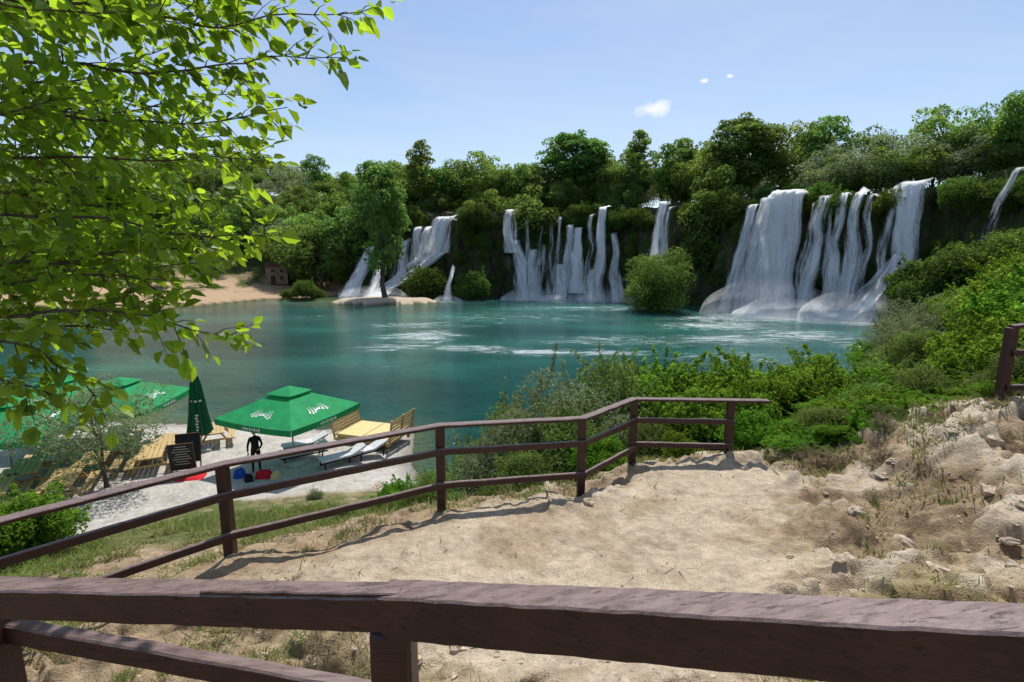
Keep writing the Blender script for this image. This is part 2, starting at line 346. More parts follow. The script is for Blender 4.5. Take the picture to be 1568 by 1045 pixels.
# ------------------------------------------------------------------ cliff
def cl(x):
    xs=cliffl[:,0]; i=int(np.clip(np.searchsorted(xs,x)-1,0,len(xs)-2)); a,b=cliffl[i],cliffl[i+1]
    t=(x-a[0])/(b[0]-a[0]); p=a+(b-a)*t
    j0=max(i-1,0);j1=min(i+2,len(xs)-1); d=cliffl[j1]-cliffl[j0]; d/=np.linalg.norm(d); return p,d,np.array([d[1],-d[0]])
def cliff():
    seg=[];
    for a,b in zip(cliffl[1:-1],cliffl[2:]):
        n=int(np.linalg.norm(b-a)/.42)
        for k in range(n): seg.append(a+(b-a)*k/n)
    S=np.array(seg); 
    T=np.gradient(S,axis=0); ker=np.ones(21)/21
    T=np.stack([np.convolve(np.pad(T[:,k],10,'edge'),ker,'valid') for k in(0,1)],1); T/=np.linalg.norm(T,axis=1)[:,None]
    N=np.stack([T[:,1],-T[:,0]],1); m=56; V=[]
    hc=Hc(S[:,0])+.6
    for k in range(m+4):
        t=min(k/m,1); z=-1+t*(hc+1.0)
        P=np.concatenate([S,z[:,None]],1)
        P2=P.copy(); P2[:,2]*=.5
        d=fbm(P2/5.5,5,77)*4.0+fbm(np.concatenate([S/1.7,z[:,None]/8],1),4,91)*2.2-.6
        d=d+3.2*(1-t)**1.6+ .7*math.sin(t*math.pi)
        if k>m: d=d*.4-(k-m)*1.6
        V.append(np.concatenate([S+N*d[:,None],(z+(fbm(P/2.5,3,5)*(.6+.9*t)))[:,None]],1))
    V=np.concatenate(V); n=len(S); i=np.arange(m+3)[:,None];k=np.arange(n-1)[None]
    F=np.stack([i*n+k,i*n+k+1,(i+1)*n+k+1,(i+1)*n+k],-1).reshape(-1,4)
    mb=MB(); mb.add(V,F,0)
    t=NT('travertine_cliff'); n1=t.noise(t.pos((1,1,.25)),.6,7,.7); n2=t.noise(t.pos((1,1,.5)),.4,6,.7); n3=t.noise(t.pos((3,3,.6)),1.2,4)
    c=t.ramp(n1,[(.32,(.015,.013,.010)),(.48,(.075,.058,.04)),(.66,(.22,.17,.12))])
    c=t.mix(t.ramp(n2,[(.42,0.),(.52,.9)]),c,(.055,.09,.02))
    p=t.bsdf(c,.75,.3); t.bump(t.math('ADD',n1,t.math('MULTIPLY',n3,.6)),1.,1.2,p)
    obj('cliff',mb.mesh('cliff',[t.done(p.outputs[0])],True))
cliff()
# ------------------------------------------------------------------ waterfalls
def whitewater(t,bumpn=None):
    g=t.n('ShaderNodeNewGeometry'); v=t.n('ShaderNodeVectorMath',operation='ADD'); t.l(g.outputs['Normal'],v.inputs[0]); v.inputs[1].default_value=(0,0,1.1)
    nn=t.n('ShaderNodeVectorMath',operation='NORMALIZE'); t.l(v.outputs[0],nn.inputs[0])
    d=t.n('ShaderNodeBsdfDiffuse'); d.inputs[0].default_value=(.97,.98,.98,1)
    if bumpn is not None:
        b=t.n('ShaderNodeBump'); b.inputs['Strength'].default_value=.4; b.inputs['Distance'].default_value=.35; t.l(bumpn,b.inputs['Height']); t.l(nn.outputs[0],b.inputs['Normal']); t.l(b.outputs[0],d.inputs['Normal'])
    else: t.l(nn.outputs[0],d.inputs['Normal'])
    tr=t.n('ShaderNodeBsdfTranslucent'); tr.inputs[0].default_value=(.97,.98,.98,1)
    ms=t.n('ShaderNodeMixShader'); ms.inputs[0].default_value=.35; t.l(d.outputs[0],ms.inputs[1]); t.l(tr.outputs[0],ms.inputs[2]); return ms.outputs[0]
def mat_fall(name,dens):
    t=NT(name); at=t.n('ShaderNodeAttribute',attribute_name='fuv').outputs['Vector']
    sx=t.n('ShaderNodeSeparateXYZ'); t.l(at,sx.inputs[0])
    m=t.n('ShaderNodeMapping'); m.inputs['Scale'].default_value=(2.6,.24,1); t.l(at,m.inputs[0])
    n=t.noise(m.outputs[0],1.,7,.8,.3)
    m2=t.n('ShaderNodeMapping'); m2.inputs['Scale'].default_value=(.9,.10,1); t.l(at,m2.inputs[0]); nb=t.noise(m2.outputs[0],1.,2)
    e=sx.outputs['Z']
    a=t.math('ADD',t.math('MULTIPLY',n,2.0),t.math('MULTIPLY',nb,1.3))
    a=t.math('ADD',a,t.math('MULTIPLY',e,.75)); a=t.math('MULTIPLY',t.math('SUBTRACT',a,2.31-dens),1.9)
    cp=t.n('ShaderNodeClamp'); t.l(a,cp.inputs[0])
    tp=t.n('ShaderNodeBsdfTransparent'); mx=t.n('ShaderNodeMixShader')
    t.l(cp.outputs[0],mx.inputs[0]); t.l(tp.outputs[0],mx.inputs[1]); t.l(whitewater(t,n),mx.inputs[2])
    return t.done(mx.outputs[0])
MF=[mat_fall('falling_water_thin',.22),mat_fall('falling_water',.42),mat_fall('falling_water_dense',.64)]
def fallmesh(paths,name='waterfall'):
    mb=MB(); UV=[]
    for pts,tan,dn in paths:
        pts=np.array(pts,float); tan=np.array([tan[0],tan[1],0.]); tan/=np.linalg.norm(tan); nor=np.array([tan[1],-tan[0],0])
        seg=np.linalg.norm(np.diff(pts[:,:3],axis=0),axis=1); cum=np.concatenate([[0],np.cumsum(seg)]); L=cum[-1]
        n=max(8,int(L/.35)); s=np.linspace(0,L,n)
        P=np.stack([np.interp(s,cum,pts[:,k]) for k in range(4)],1)
        for _ in range(4): P[1:-1]=(P[:-2]+2*P[1:-1]+P[2:])/4
        w=P[:,3].max(); mcol=max(7,int(w/.25)); u=np.linspace(-1,1,mcol)
        off=rng.random()*100
        for lay in range(2 if dn>0 else 1):
            edge=(u[None]*P[:,3:4]/2)
            sx=s[:,None]*np.ones_like(u)[None]
            q=np.stack([edge.ravel()*1.5+off+lay*7,sx.ravel()/7.+off,np.zeros(edge.size)],1)
            bump=fbm(q,4,int(off)+lay)*.85+lay*.4
            q2=np.stack([sx.ravel()/5+off,edge.ravel()*.15,np.zeros(edge.size)],1); wob=fbm(q2,2,9)*.6
            V=P[:,None,:3]+(edge+wob.reshape(edge.shape))[...,None]*tan+bump.reshape(edge.shape)[...,None]*nor
            V[...,2]+=(fbm(np.stack([edge.ravel()*.7+off,0*edge.ravel(),0*edge.ravel()],1),3,3)*1.5).reshape(edge.shape)*np.clip(1-s[:,None]/4,0,1)
            i=np.arange(n-1)[:,None];k=np.arange(mcol-1)[None]
            F=np.stack([i*mcol+k,i*mcol+k+1,(i+1)*mcol+k+1,(i+1)*mcol+k],-1).reshape(-1,4)
            mb.add(V.reshape(-1,3),F,dn)
            ef=(1-np.abs(u[None])**2.)*np.ones((n,1))*np.clip(.82+.18*(1-s[:,None]/L),0,1)
            UV.append(np.stack([(edge+off+lay*31).ravel(),(sx+off*2).ravel(),ef.ravel()],1))
    me=mb.mesh(name,MF,True); a=me.attributes.new('fuv','FLOAT_VECTOR','POINT'); a.data.foreach_set('vector',np.concatenate(UV).astype(np.float32).ravel())
    obj(name,me)
def drop(x,zt,zb,w0,w1,dn,drift=0.,o0=3.2,o1=6.2):
    p,t,nn=cl(x); pts=[]
    for f in (0,.03,.08,.2,.4,.6,.8,1):
        o=-1.2 if f==0 else o0+(o1-o0)*f**.6
        z=zt+(.35 if f==0 else .15 if f==.03 else 0)-(zt-zb)*max(f-.03,0)/.97
        q=p+nn*o+t*drift*f; pts.append((q[0],q[1],z,(w0+(w1-w0)*f**1.3)*(1.2 if dn<2 else 1)))
    return (pts,t,dn)
fallmesh([drop(41.2,17.0,0,1.4,3.4,1,-1.8),drop(42.6,17.9,0,1.3,3.4,1,-1.4),drop(44.9,18.9,0,4.6,4.8,2,-.7,3.0,6.4),drop(46.2,18.6,0,2.4,3.2,2,.0,3.2,6.4),drop(43.5,18.2,0,1.2,3,1,-1.0),
 drop(49.4,17.7,.2,1.6,3.2,1,-.9),drop(51.4,18.0,.2,1.2,2.6,1,-.3),drop(53.0,17.9,1,1.3,3.0,1,0),drop(54.6,17.6,2,1.0,2.2,0,0),drop(50.4,16.6,.2,.8,2.2,0,0),drop(47.9,16.8,.2,.8,2.2,0,0)])
fallmesh([drop(57.4,19.0,7.5,3.2,3.0,2,-.4,2.4,4.6),drop(56.2,18.2,2,1.8,3.6,0,-1,2.6,5),
 ([(53.9,71.8,8.3,2.6),(53.2,71.0,6.8,2.8),(51.0,70.6,4.4,3.2),(48.9,70.6,2.0,4.0),(47.2,70.4,.1,6.0)],(.8,-.6),2),
 ([(53.0,72,8.1,2.4),(50.0,72.8,4,3),(47.5,73,.1,5)],(.8,-.6),0)])
fallmesh([drop(64.0,19.3,8,1.0,2.4,0,-2.5)])
fallmesh([drop(29.7,18.6,6,1.6,3.4,1,.6,3.8,6),drop(31,17.6,8,1.,2.4,0,0,3.8,6)])
fallmesh([drop(.3,18.2,9.5,1.8,3.2,1,1),drop(1.6,17.6,3,.9,2.8,0,1),drop(2.0,12.,0,1.7,5.0,1,2.6,4.2,6.6),drop(5.5,10,0,1.6,4.4,1,.6,4.6,6.8),
 drop(8.8,16.2,0,1.0,2.6,0,.5),drop(10.8,16.6,0,1.1,2.8,0,.3),drop(13,15,2,1.2,2.6,1,0),drop(15.0,14.4,1.5,1.6,5.0,2,-.2,3.6,6.2),drop(17.4,17.0,1,1.,2.2,0,0),
 drop(19.6,18.4,0,1.6,3.0,2,-.3,3.2,6.4),drop(21.8,13,0,1.2,3.2,1,1.5),drop(18.3,6,0,1.2,4.4,1,0,5.2,7.2),drop(12,7,0,1.8,5.0,1,0,5.2,7.2),drop(6.8,17,7,.8,1.8,0,0),drop(3.8,16,5,.8,2.6,0,.8),drop(7.4,11,0,1.,3.0,0,0)])
fallmesh([drop(-13.3,17.0,9.5,4.4,6.0,2,-.8,3,5),([(-15.5,109.9,9.8,4.6),(-18.5,109.7,7.3,4.0),(-22.5,109.7,4.2,3.6),(-27,108.9,1.4,4.4),(-29.5,107.0,.1,6.5)],(.8,-.5),2),
 drop(-19.3,15,6,2.0,4.2,1,0,3,5),drop(-17.4,14.8,7.5,1.8,3.4,1,-.5),drop(-22.5,12,4,1.7,3.4,1,0),drop(-25,11.5,3,1.2,3.4,0,0),([(-20,111.2,8,3.4),(-24,112,5,3.4),(-28,112,2.,4.4),(-30,111,.2,5)],(.8,-.5),1),
 ([(-32,118,11,2.4),(-32.5,116.5,9.5,3),(-33.5,115,6,3.6),(-35,113,2.5,4.6),(-35.5,111,.1,6)],(.9,-.4),2),([(-28,117,10,1.6),(-28.5,115,7,2.6),(-30,113,3,3.8),(-31,110,.1,5)],(.9,-.4),1)])
fallmesh([([(-11.6,104.2,6.5,.8),(-12.0,103.2,5.,1.1),(-12.4,102.4,3,1.5),(-12.8,101.6,.1,2.4)],(1,-.2),1)])
def spray():
    t=NT('water_spray'); at=t.n('ShaderNodeAttribute',attribute_name='fad').outputs['Fac']
    n=t.noise(t.pos((1,1,.8)),.38,5,.62)
    a=t.math('MULTIPLY',at,t.math('MULTIPLY_ADD',n,2.4,-.55)); c=t.n('ShaderNodeClamp'); t.l(a,c.inputs[0])
    tp=t.n('ShaderNodeBsdfTransparent'); mx=t.n('ShaderNodeMixShader'); t.l(c.outputs[0],mx.inputs[0]); t.l(tp.outputs[0],mx.inputs[1]); t.l(whitewater(t),mx.inputs[2])
    m=t.done(mx.outputs[0]); mb=MB(); A=[]
    for (cx,cy,rx,ry,h,al) in [(39,78,10,4.5,6,.55),(42,75.5,9,4,3.2,1.1),(47,70,7.5,4.5,4.5,1.),(18.5,101,6,3,3.4,.8),(4,103.5,6,2.5,2.8,.7),(-29,107,7,3.5,3.,.8),(11.5,102,6,2.5,2.4,.7),(-12.8,101,3,1.5,1.5,.6)]:
        nu,nv=40,12; U,Vv=np.meshgrid(np.linspace(0,2*math.pi,nu,endpoint=False),np.linspace(0,1,nv),indexing='ij'); a=U.ravel(); f=Vv.ravel()
        r=np.cos(f*math.pi/2); z=np.sin(f*math.pi/2)*h; x=cx+rx*r*np.cos(a); y=cy+ry*r*np.sin(a); d=fbm(np.stack([x,y,z],1)/2.2,3,7)*.9
        x+=d*np.cos(a);y+=d*np.sin(a); k=np.arange(nv-1)[None]; i=np.arange(nu)[:,None]
        F=np.stack([i*nv+k,((i+1)%nu)*nv+k,((i+1)%nu)*nv+k+1,i*nv+k+1],-1).reshape(-1,4); mb.add(np.stack([x,y,z-.1],1),F,0); A.append(al*(1-z/h)**1.3)
    me=mb.mesh('spray',[m],True); q=me.attributes.new('fad','FLOAT','POINT'); q.data.foreach_set('value',np.concatenate(A).astype(np.float32)); obj('water_spray',me)
spray()
# ------------------------------------------------------------------ foliage generators
def rdir(n):
    v=rng.normal(size=(n,3)); return v/np.linalg.norm(v,axis=1)[:,None]
def leafcloud(mb,C,R,n,size,m=1,tone=None,shell=.62,flat=.8,droop=0,asp=.5):
    C=np.asarray(C);R=np.asarray(R); w=R**2; w=w/w.sum(); k=rng.choice(len(R),n,p=w)
    d=rdir(n); d[:,2]=np.abs(d[:,2])*np.where(rng.random(n)<.72,1,-1); rad=shell+(1.12-shell)*rng.random(n)**.6
    pos=C[k]+d*(R[k]*rad)[:,None]*np.array([1,1,flat])
    nm=d*.6+rdir(n)*.9+np.array([0,0,.5]); nm/=np.linalg.norm(nm,axis=1)[:,None]
    a=np.cross(nm,rdir(n)); a/=np.linalg.norm(a,axis=1)[:,None]
    if droop: a[:,2]-=droop; a/=np.linalg.norm(a,axis=1)[:,None]
    b=np.cross(nm,a); b/=np.linalg.norm(b,axis=1)[:,None]
    s=size*(.6+.8*rng.random(n))[:,None]
    V=np.stack([pos-a*s*.5,pos+b*s*asp*.5+nm*s*.08,pos+a*s*.5,pos-b*s*asp*.5+nm*s*.08],1).reshape(-1,3)
    F=np.arange(4*n).reshape(n,4)
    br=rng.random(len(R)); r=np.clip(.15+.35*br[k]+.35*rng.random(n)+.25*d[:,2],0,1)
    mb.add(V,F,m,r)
def tree_mesh(name,h,cr,z0,nb,nl,leaf,mat,shape=1.0,br=.34,droop=0,asp=.6,tr=None):
    mb=MB(); tr=tr or h*.018
    lean=rng.normal(0,.03,2)*h; P=[];Rd=[]
    for i in range(9):
        f=i/8; P.append((lean[0]*f*f+rng.normal(0,.01)*h*(i>0),lean[1]*f*f+rng.normal(0,.01)*h*(i>0),f*h*.85)); Rd.append(tr*(1.25 if i==0 else 1)*(1-f*.85))
    mb.tube(P,Rd,8,0); P=np.array(P)
    cz=(z0+h)/2; ch=(h-z0)/2; C=[];R=[]
    for i in range(nb):
        d=rdir(1)[0]; f=.35+.6*rng.random()**.5; zz=d[2]
        wid=(1-max(zz,0)**2*(.3*shape))*(1-max(-zz,0)*.25)
        c=np.array([d[0]*cr*f*wid,d[1]*cr*f*wid,cz+zz*ch*f*.92]); rr=cr*br*(.65+.6*rng.random())*(1-.25*max(zz,0))
        C.append(c+np.array([lean[0],lean[1],0])*(c[2]/h)**2); R.append(rr)
        if i%2==0:
            a=P[int(np.clip((c[2]-cr*.5)/h/.85*8,2,7))]; mid=(a+c)/2+rng.normal(0,.04*cr,3); mb.tube([a,mid,c],[tr*.42,tr*.25,tr*.08],5,0)
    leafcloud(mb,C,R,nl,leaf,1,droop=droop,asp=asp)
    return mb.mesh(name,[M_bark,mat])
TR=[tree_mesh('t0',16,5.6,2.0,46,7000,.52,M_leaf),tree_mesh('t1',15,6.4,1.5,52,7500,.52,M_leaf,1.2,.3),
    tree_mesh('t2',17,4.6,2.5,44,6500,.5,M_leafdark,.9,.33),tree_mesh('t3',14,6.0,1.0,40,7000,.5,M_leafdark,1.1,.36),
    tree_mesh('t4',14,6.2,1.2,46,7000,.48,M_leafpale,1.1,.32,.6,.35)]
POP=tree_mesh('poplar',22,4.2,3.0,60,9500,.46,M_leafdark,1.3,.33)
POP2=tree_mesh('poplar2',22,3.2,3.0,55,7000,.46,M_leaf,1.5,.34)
def put(name,me,x,y,htop,nom,wsc=1,parent=None,z=None):
    g=hz(x,y) if z is None else z; s=(htop)/nom
    return obj(name,me,(x,y,g-.3),rng.random()*6.28,(s*wsc,s*wsc,s),parent)
for (nm,me,nom,x,y,top,w) in [('tall_tree',POP,22,-25,101,31.5,.9),('tall_tree',POP2,22,-21.5,125,37,1.25),('tall_tree',POP,22,14,121,40,1.75),('tall_tree',POP2,22,11,123,37,1.3),('tall_tree',POP2,22,18.5,120,36,1.2),
  ('slender_tree',POP2,22,26.8,113,36.5,1.2),('deciduous_tree',TR[2],17,32.6,108,33,1.1),('tall_tree',POP,22,41.9,99,37.5,1.6),('tall_tree',POP2,22,45,100,34,1.3),('deciduous_tree',TR[0],16,50,98,35,.85),('deciduous_tree',TR[2],17,55,94,34.5,1.0),('deciduous_tree',TR[3],14,60.5,92,31.5,.9),
  ('willow_tree',TR[4],14,52.0,87.3,27.4,1.25),('willow_tree',TR[4],14,58.5,83,28.6,1.25),('willow_tree',TR[4],14,65,77.5,28,1.1),('deciduous_tree',TR[1],15,66,83,32.5,.9),('deciduous_tree',TR[3],14,69,78,31.5,.85),('deciduous_tree',TR[0],16,70,74,32.5,.9),('deciduous_tree',TR[1],15,72,69,32,1.),('deciduous_tree',TR[4],14,76,75,35,1.),
  ('deciduous_tree',TR[1],15,-7,126,34,1.0),('deciduous_tree',TR[0],16,.9,124,31.5,1.),('deciduous_tree',TR[3],14,-15,130,32.7,1.0),('deciduous_tree',TR[2],17,6,120,30,1.0),('deciduous_tree',TR[3],14,23,115,30,1.0),('deciduous_tree',TR[1],15,37,101,30,1.),
  ('deciduous_tree',TR[3],14,5.5,114.5,25,1.),('deciduous_tree',TR[1],15,-5,116.5,24,1.),('deciduous_tree',TR[3],14,24,111,25.5,.8),('deciduous_tree',TR[2],17,36.5,95,26,.8),
  ('deciduous_tree',TR[2],17,-39,123,22,1.1),('deciduous_tree',TR[3],14,-46,124,19,1.1),('deciduous_tree',TR[2],17,-33,124,27,.9),('deciduous_tree',TR[0],16,-52,128,19,1.1)]:
    g=hz(x,y); put(nm,me,x,y,top-g,nom,w)
FOR=bpy.data.objects.new('distant_forest',None); scene.collection.objects.link(FOR)
def forest(n,box,hr,cond,mind):
    pts=[]; tries=0
    while len(pts)<n and tries<n*60:
        tries+=1; x=rng.uniform(box[0],box[1]); y=rng.uniform(box[2],box[3])
        if not cond(x,y): continue
        if any((x-a)**2+(y-b)**2<mind**2 for a,b in pts): continue
        pts.append((x,y))
    if not pts: return
    P=np.array(pts); Z=height(P[:,0],P[:,1])
    for (x,y),z in zip(pts,Z):
        k=rng.choice(5,p=[.3,.3,.12,.13,.15]); hh=rng.uniform(*hr)
        s=hh/15.; obj('forest_tree',TR[k],(x,y,z-.5),rng.random()*6.28,(s*rng.uniform(.9,1.25),s*rng.uniform(.9,1.25),s),FOR)
def pd1(x,y,poly): return float(sdpoly(np.array([x],float),np.array([y],float),poly)[0])
forest(60,(-36,80,112,165),(11,16),lambda x,y: 11<pd1(x,y,plate)<36,7.4)
forest(85,(-150,-36,128,205),(11,16),lambda x,y: y>140+(-x-60)*.15,7.4)
forest(34,(-30,80,60,130),(4,8.5),lambda x,y: 5<pd1(x,y,plate)<11 and not 27<x<33,4.4)
forest(50,(-150,-62,60,150),(6,10),lambda x,y: pd1(x,y,lake)<-22 and not(-74<x and y<132),7.)
forest(26,(-62,-30,120,142),(10,15),lambda x,y: y>125+.0*x and pd1(x,y,lake)<-4 and not(-66<x<-52 and y<134),5.5)
forest(30,(70,130,-20,110),(9,13),lambda x,y: pd1(x,y,plate)>5,8)
# ------------------------------------------------------------------ shrubs
def bush_mesh(name,R,hh,nb,nl,leaf,mat,asp=.5,stems=14,br=.36,droop=0,shell=.5,shoots=1.2,full=False):
    mb=MB(); C=[];Rr=[]
    for i in range(nb):
        d=rdir(1)[0]; f=rng.random()**.45
        if full: c=np.array([d[0]*R*f*.8,d[1]*R*f*.8,hh*(.42+.40*d[2]*f)])
        else: c=np.array([d[0]*R*f*.8,d[1]*R*f*.8,hh*(.15+.65*abs(d[2])*f+.1*rng.random())])
        C.append(c); Rr.append(R*br*(.55+.7*rng.random()))
    for i in range(stems):
        c=C[rng.integers(nb)]; a=np.array([rng.normal(0,.1*R),rng.normal(0,.1*R),-.1]); e=c*np.array([1.15,1.15,1.1])+rng.normal(0,.08*R,3); mid=(a+e)/2+np.array([0,0,.12*hh])
        mb.tube([a,mid,e],[.018*R+.006,.012*R+.004,.004],4,0)
    leafcloud(mb,C,Rr,nl,leaf,1,shell=shell,asp=asp,droop=droop)
    for i in range(int(nb*shoots)):
        c=C[rng.integers(nb)]; d=rdir(1)[0]; d[2]=abs(d[2])+.4; d/=np.linalg.norm(d); L=R*rng.uniform(.25,.5); k=14
        s=np.linspace(0,1,k)[:,None]; P=c+d*R*.25+d*L*s; mb.tube([c,P[-1]],[.006,.002],3,0)
        leafcloud(mb,P,np.full(k,leaf*.7),k*4,leaf*.9,1,shell=.1,asp=asp)
    return mb.mesh(name,[M_bark,mat])
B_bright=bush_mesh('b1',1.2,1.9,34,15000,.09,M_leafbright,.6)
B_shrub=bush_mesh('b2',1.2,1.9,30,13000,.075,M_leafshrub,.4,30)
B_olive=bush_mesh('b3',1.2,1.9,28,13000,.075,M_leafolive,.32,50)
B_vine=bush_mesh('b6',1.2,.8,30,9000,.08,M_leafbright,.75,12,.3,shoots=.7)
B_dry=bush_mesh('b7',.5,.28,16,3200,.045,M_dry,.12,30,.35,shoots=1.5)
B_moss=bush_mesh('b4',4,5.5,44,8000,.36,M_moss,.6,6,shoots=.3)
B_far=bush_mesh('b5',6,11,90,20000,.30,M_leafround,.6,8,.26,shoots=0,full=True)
obj('round_bush',B_far,(23.6,83,-1.2),1.,(1.12,1.05,1.2))
obj('mossy_mound',B_moss,(-17.2,106,-.3),.5,(1.3,1.0,1.3)); obj('mossy_mound',B_moss,(-8.2,104.5,-.3),2.5,(1.0,.9,1.15)); 
for (x,y,s) in [(-42,104,.75),(-40,106,.45),(-46,105,.4),(33,88.5,.5),(31,87,.35),(27,84,.4),(2,109.5,.5),(9,107,.4),(53,66,1.1),(55,62,1.2),(57,66,1.3),(50.5,64.5,.7),(60,61,1.3),(61,55,1.3),(56,57,1.),(60,66,1.4),(64,60,1.2),(52,70,.6),(38.5,87,.5),(55.5,72,.8),(58.5,70.,1.)]:
    obj('shrub',B_moss,(x,y,hz(x,y)-.3),rng.random()*6,s)
CV=bpy.data.objects.new('cliff_vegetation',None); scene.collection.objects.link(CV)
wetx=[(-15.4,-11.0),(-.9,1.6),(18.4,20.9),(28.2,31.4),(40.8,47.4),(48.9,50.2),(52.5,53.6),(55.9,59.2)]
for i in range(430):
    x=rng.uniform(-40,76); top=rng.random()<.42
    if top and (any(a<x<b for a,b in wetx) or float(vn(np.array([[x/3.,0,.5]]),3)[0])<-.25): continue
    p,t,nn=cl(x); hc=float(Hc(np.array(x))); z=(hc+rng.uniform(-2.2,.9)) if top else rng.uniform(1,hc-.5); o=rng.uniform(-.5,2.4) if top else .9+2.6*(1-z/hc)
    s=(.18+.75*rng.random()**2.2) if top else rng.uniform(.16,.4)
    if (not top) and 40<x<59: o-=.7; s*=.8
    q=p+nn*o
    obj('clump',B_moss,(q[0],q[1],z-1.2-s),rng.random()*6,(s,s,s*(1.0 if top else 1.4)),CV)
def nb(name,me,x,y,s,sz=None,dz=-.15): 
    return obj(name,me,(x,y,hz(x,y)+dz),rng.random()*6.28,(s,s,sz or s))
nb('willow_bush',B_olive,.9,11.8,1.4,1.85); nb('willow_bush',B_shrub,2.3,11.6,1.3,1.8); nb('willow_bush',B_olive,-.3,11.2,.9,1.2); nb('willow_bush',B_shrub,1.2,10.3,.9,1.15); nb('willow_bush',B_shrub,.2,12.5,1.,1.7); nb('willow_bush',B_olive,1.6,10.9,1.1,1.5); nb('willow_bush',B_shrub,-.9,12.2,.9,1.2); nb('willow_bush',B_shrub,.2,9.7,.6,.7)
nb('green_bush',B_bright,4.2,12.6,1.3,1.5); nb('green_bush',B_bright,5.6,12.4,1.1,1.3); nb('green_bush',B_bright,3.2,11.6,1.,1.3); nb('green_bush',B_bright,5.1,10.6,.8,.8); nb('green_bush',B_bright,6.1,10.7,.8,.8); nb('green_bush',B_bright,3.9,10.4,.8,.85); nb('green_bush',B_shrub,2.7,9.9,.7,.65); nb('green_bush',B_bright,4.5,9.3,.5,.5); nb('green_bush',B_bright,1.7,9.5,.5,.55); nb('green_bush',B_bright,7,11.6,1.,1.); nb('green_bush',B_bright,3.2,9.3,.4,.4)
HS=bpy.data.objects.new('hillside_shrubs',None); scene.collection.objects.link(HS)
for i in range(110):
    x=rng.uniform(5.2,34); y=rng.uniform(8.4,40)
    if y>8+x*1.25 or y<8.2+(x>9)*(x-9)*.35: continue
    if pd1(x,y,lake)>-1: continue
    s=rng.uniform(.5,.95)*(1+max(0,y-12)*.05); me=[B_bright,B_shrub,B_shrub,B_bright,B_bright,B_vine][rng.integers(6)]
    zz=hz(x,y)
    szz=min(s,max(.25,(9-.16*y-zz)/2.0)) if x/y<.85 else s
    obj('shrub',me,(x,y,zz-.2),rng.random()*6,(s,s,szz),HS)
for i in range(60):
    f=rng.random(); x=4.8+4.8*f+rng.normal(0,.15); y=7.9+rng.random()*2.1+.1*f
    if pd1(x,y,path)>-.3: continue
    s=rng.uniform(.3,.6); me=[B_vine,B_vine,B_shrub,B_bright][rng.integers(4)]; zz=hz(x,y)
    obj('shrub',me,(x,y,zz-.1),rng.random()*6,(s,s,s*(.8 if me is B_vine else .42)),HS)
for (x,y,s,me) in [(13.5,13,1.3,B_bright),(16,15.5,1.5,B_bright),(18.5,18,1.7,B_shrub),(11,11.5,1.,B_bright),(19.3,25.,1.7,B_olive),(22,24,1.5,B_shrub),(21,21,1.6,B_bright),(25,25,1.8,B_bright),(13,16,1.,B_shrub),(16.5,21,1.2,B_olive),(8.,9.8,.6,B_shrub),(9.3,9.2,.6,B_shrub),(10.5,10.,.8,B_bright),(7.,9.6,.45,B_shrub)]:
    nb('shrub',me,x,y,s)
for (x,y,s,me) in [(-2.2,12,.6,B_shrub),(-3.1,13,.6,B_bright),(-2.6,14.5,.7,B_shrub),(-1.6,13.2,.7,B_shrub),(-1.2,9.6,.35,B_shrub),(-.2,9.2,.35,B_shrub),(-3.8,15.5,.4,B_shrub),(-9.3,9.,.8,B_bright),(-10.3,9.6,.9,B_shrub),(-9.9,8.,.7,B_bright),(-6.7,16.2,.28,B_olive),(-1.9,8.3,.16,B_bright),(-12.5,11,.6,B_shrub),(-15,11.5,.9,B_shrub),(-2.7,16.2,.5,B_shrub),(-2,15.6,.6,B_olive),(-2.9,11.2,.35,B_shrub),(-4.6,13.2,.3,B_shrub)]:
    nb('shrub',me,x,y,s)
DS=bpy.data.objects.new('dry_scrub',None); scene.collection.objects.link(DS)
for i in range(130):
    x=rng.uniform(3.6,10.5); y=rng.uniform(3.6,8.4)
    if pd1(x,y,path)>-.35 or rng.random()<(.85 if y<6.0 else .3): continue
    s=rng.uniform(.3,.85); obj('scrub_tuft',B_dry,(x,y,hz(x,y)-.03),rng.random()*6,(s,s,s*.8),DS)
for i in range(26):
    x=rng.uniform(-4.5,-1.2); y=rng.uniform(2.2,4.6); s=rng.uniform(.2,.5); obj('scrub_tuft',B_dry,(x,y,hz(x,y)-.03),rng.random()*6,(s,s,s*.8),DS)
ol=tree_mesh('olive',4.2,2.4,1.0,32,8000,.13,M_leafolive,.8,.3,0,.3,tr=.07)
obj('olive_tree',ol,(-14.9,17.7,hz(-14.9,17.7)),.4,(1.1,1.1,.97))
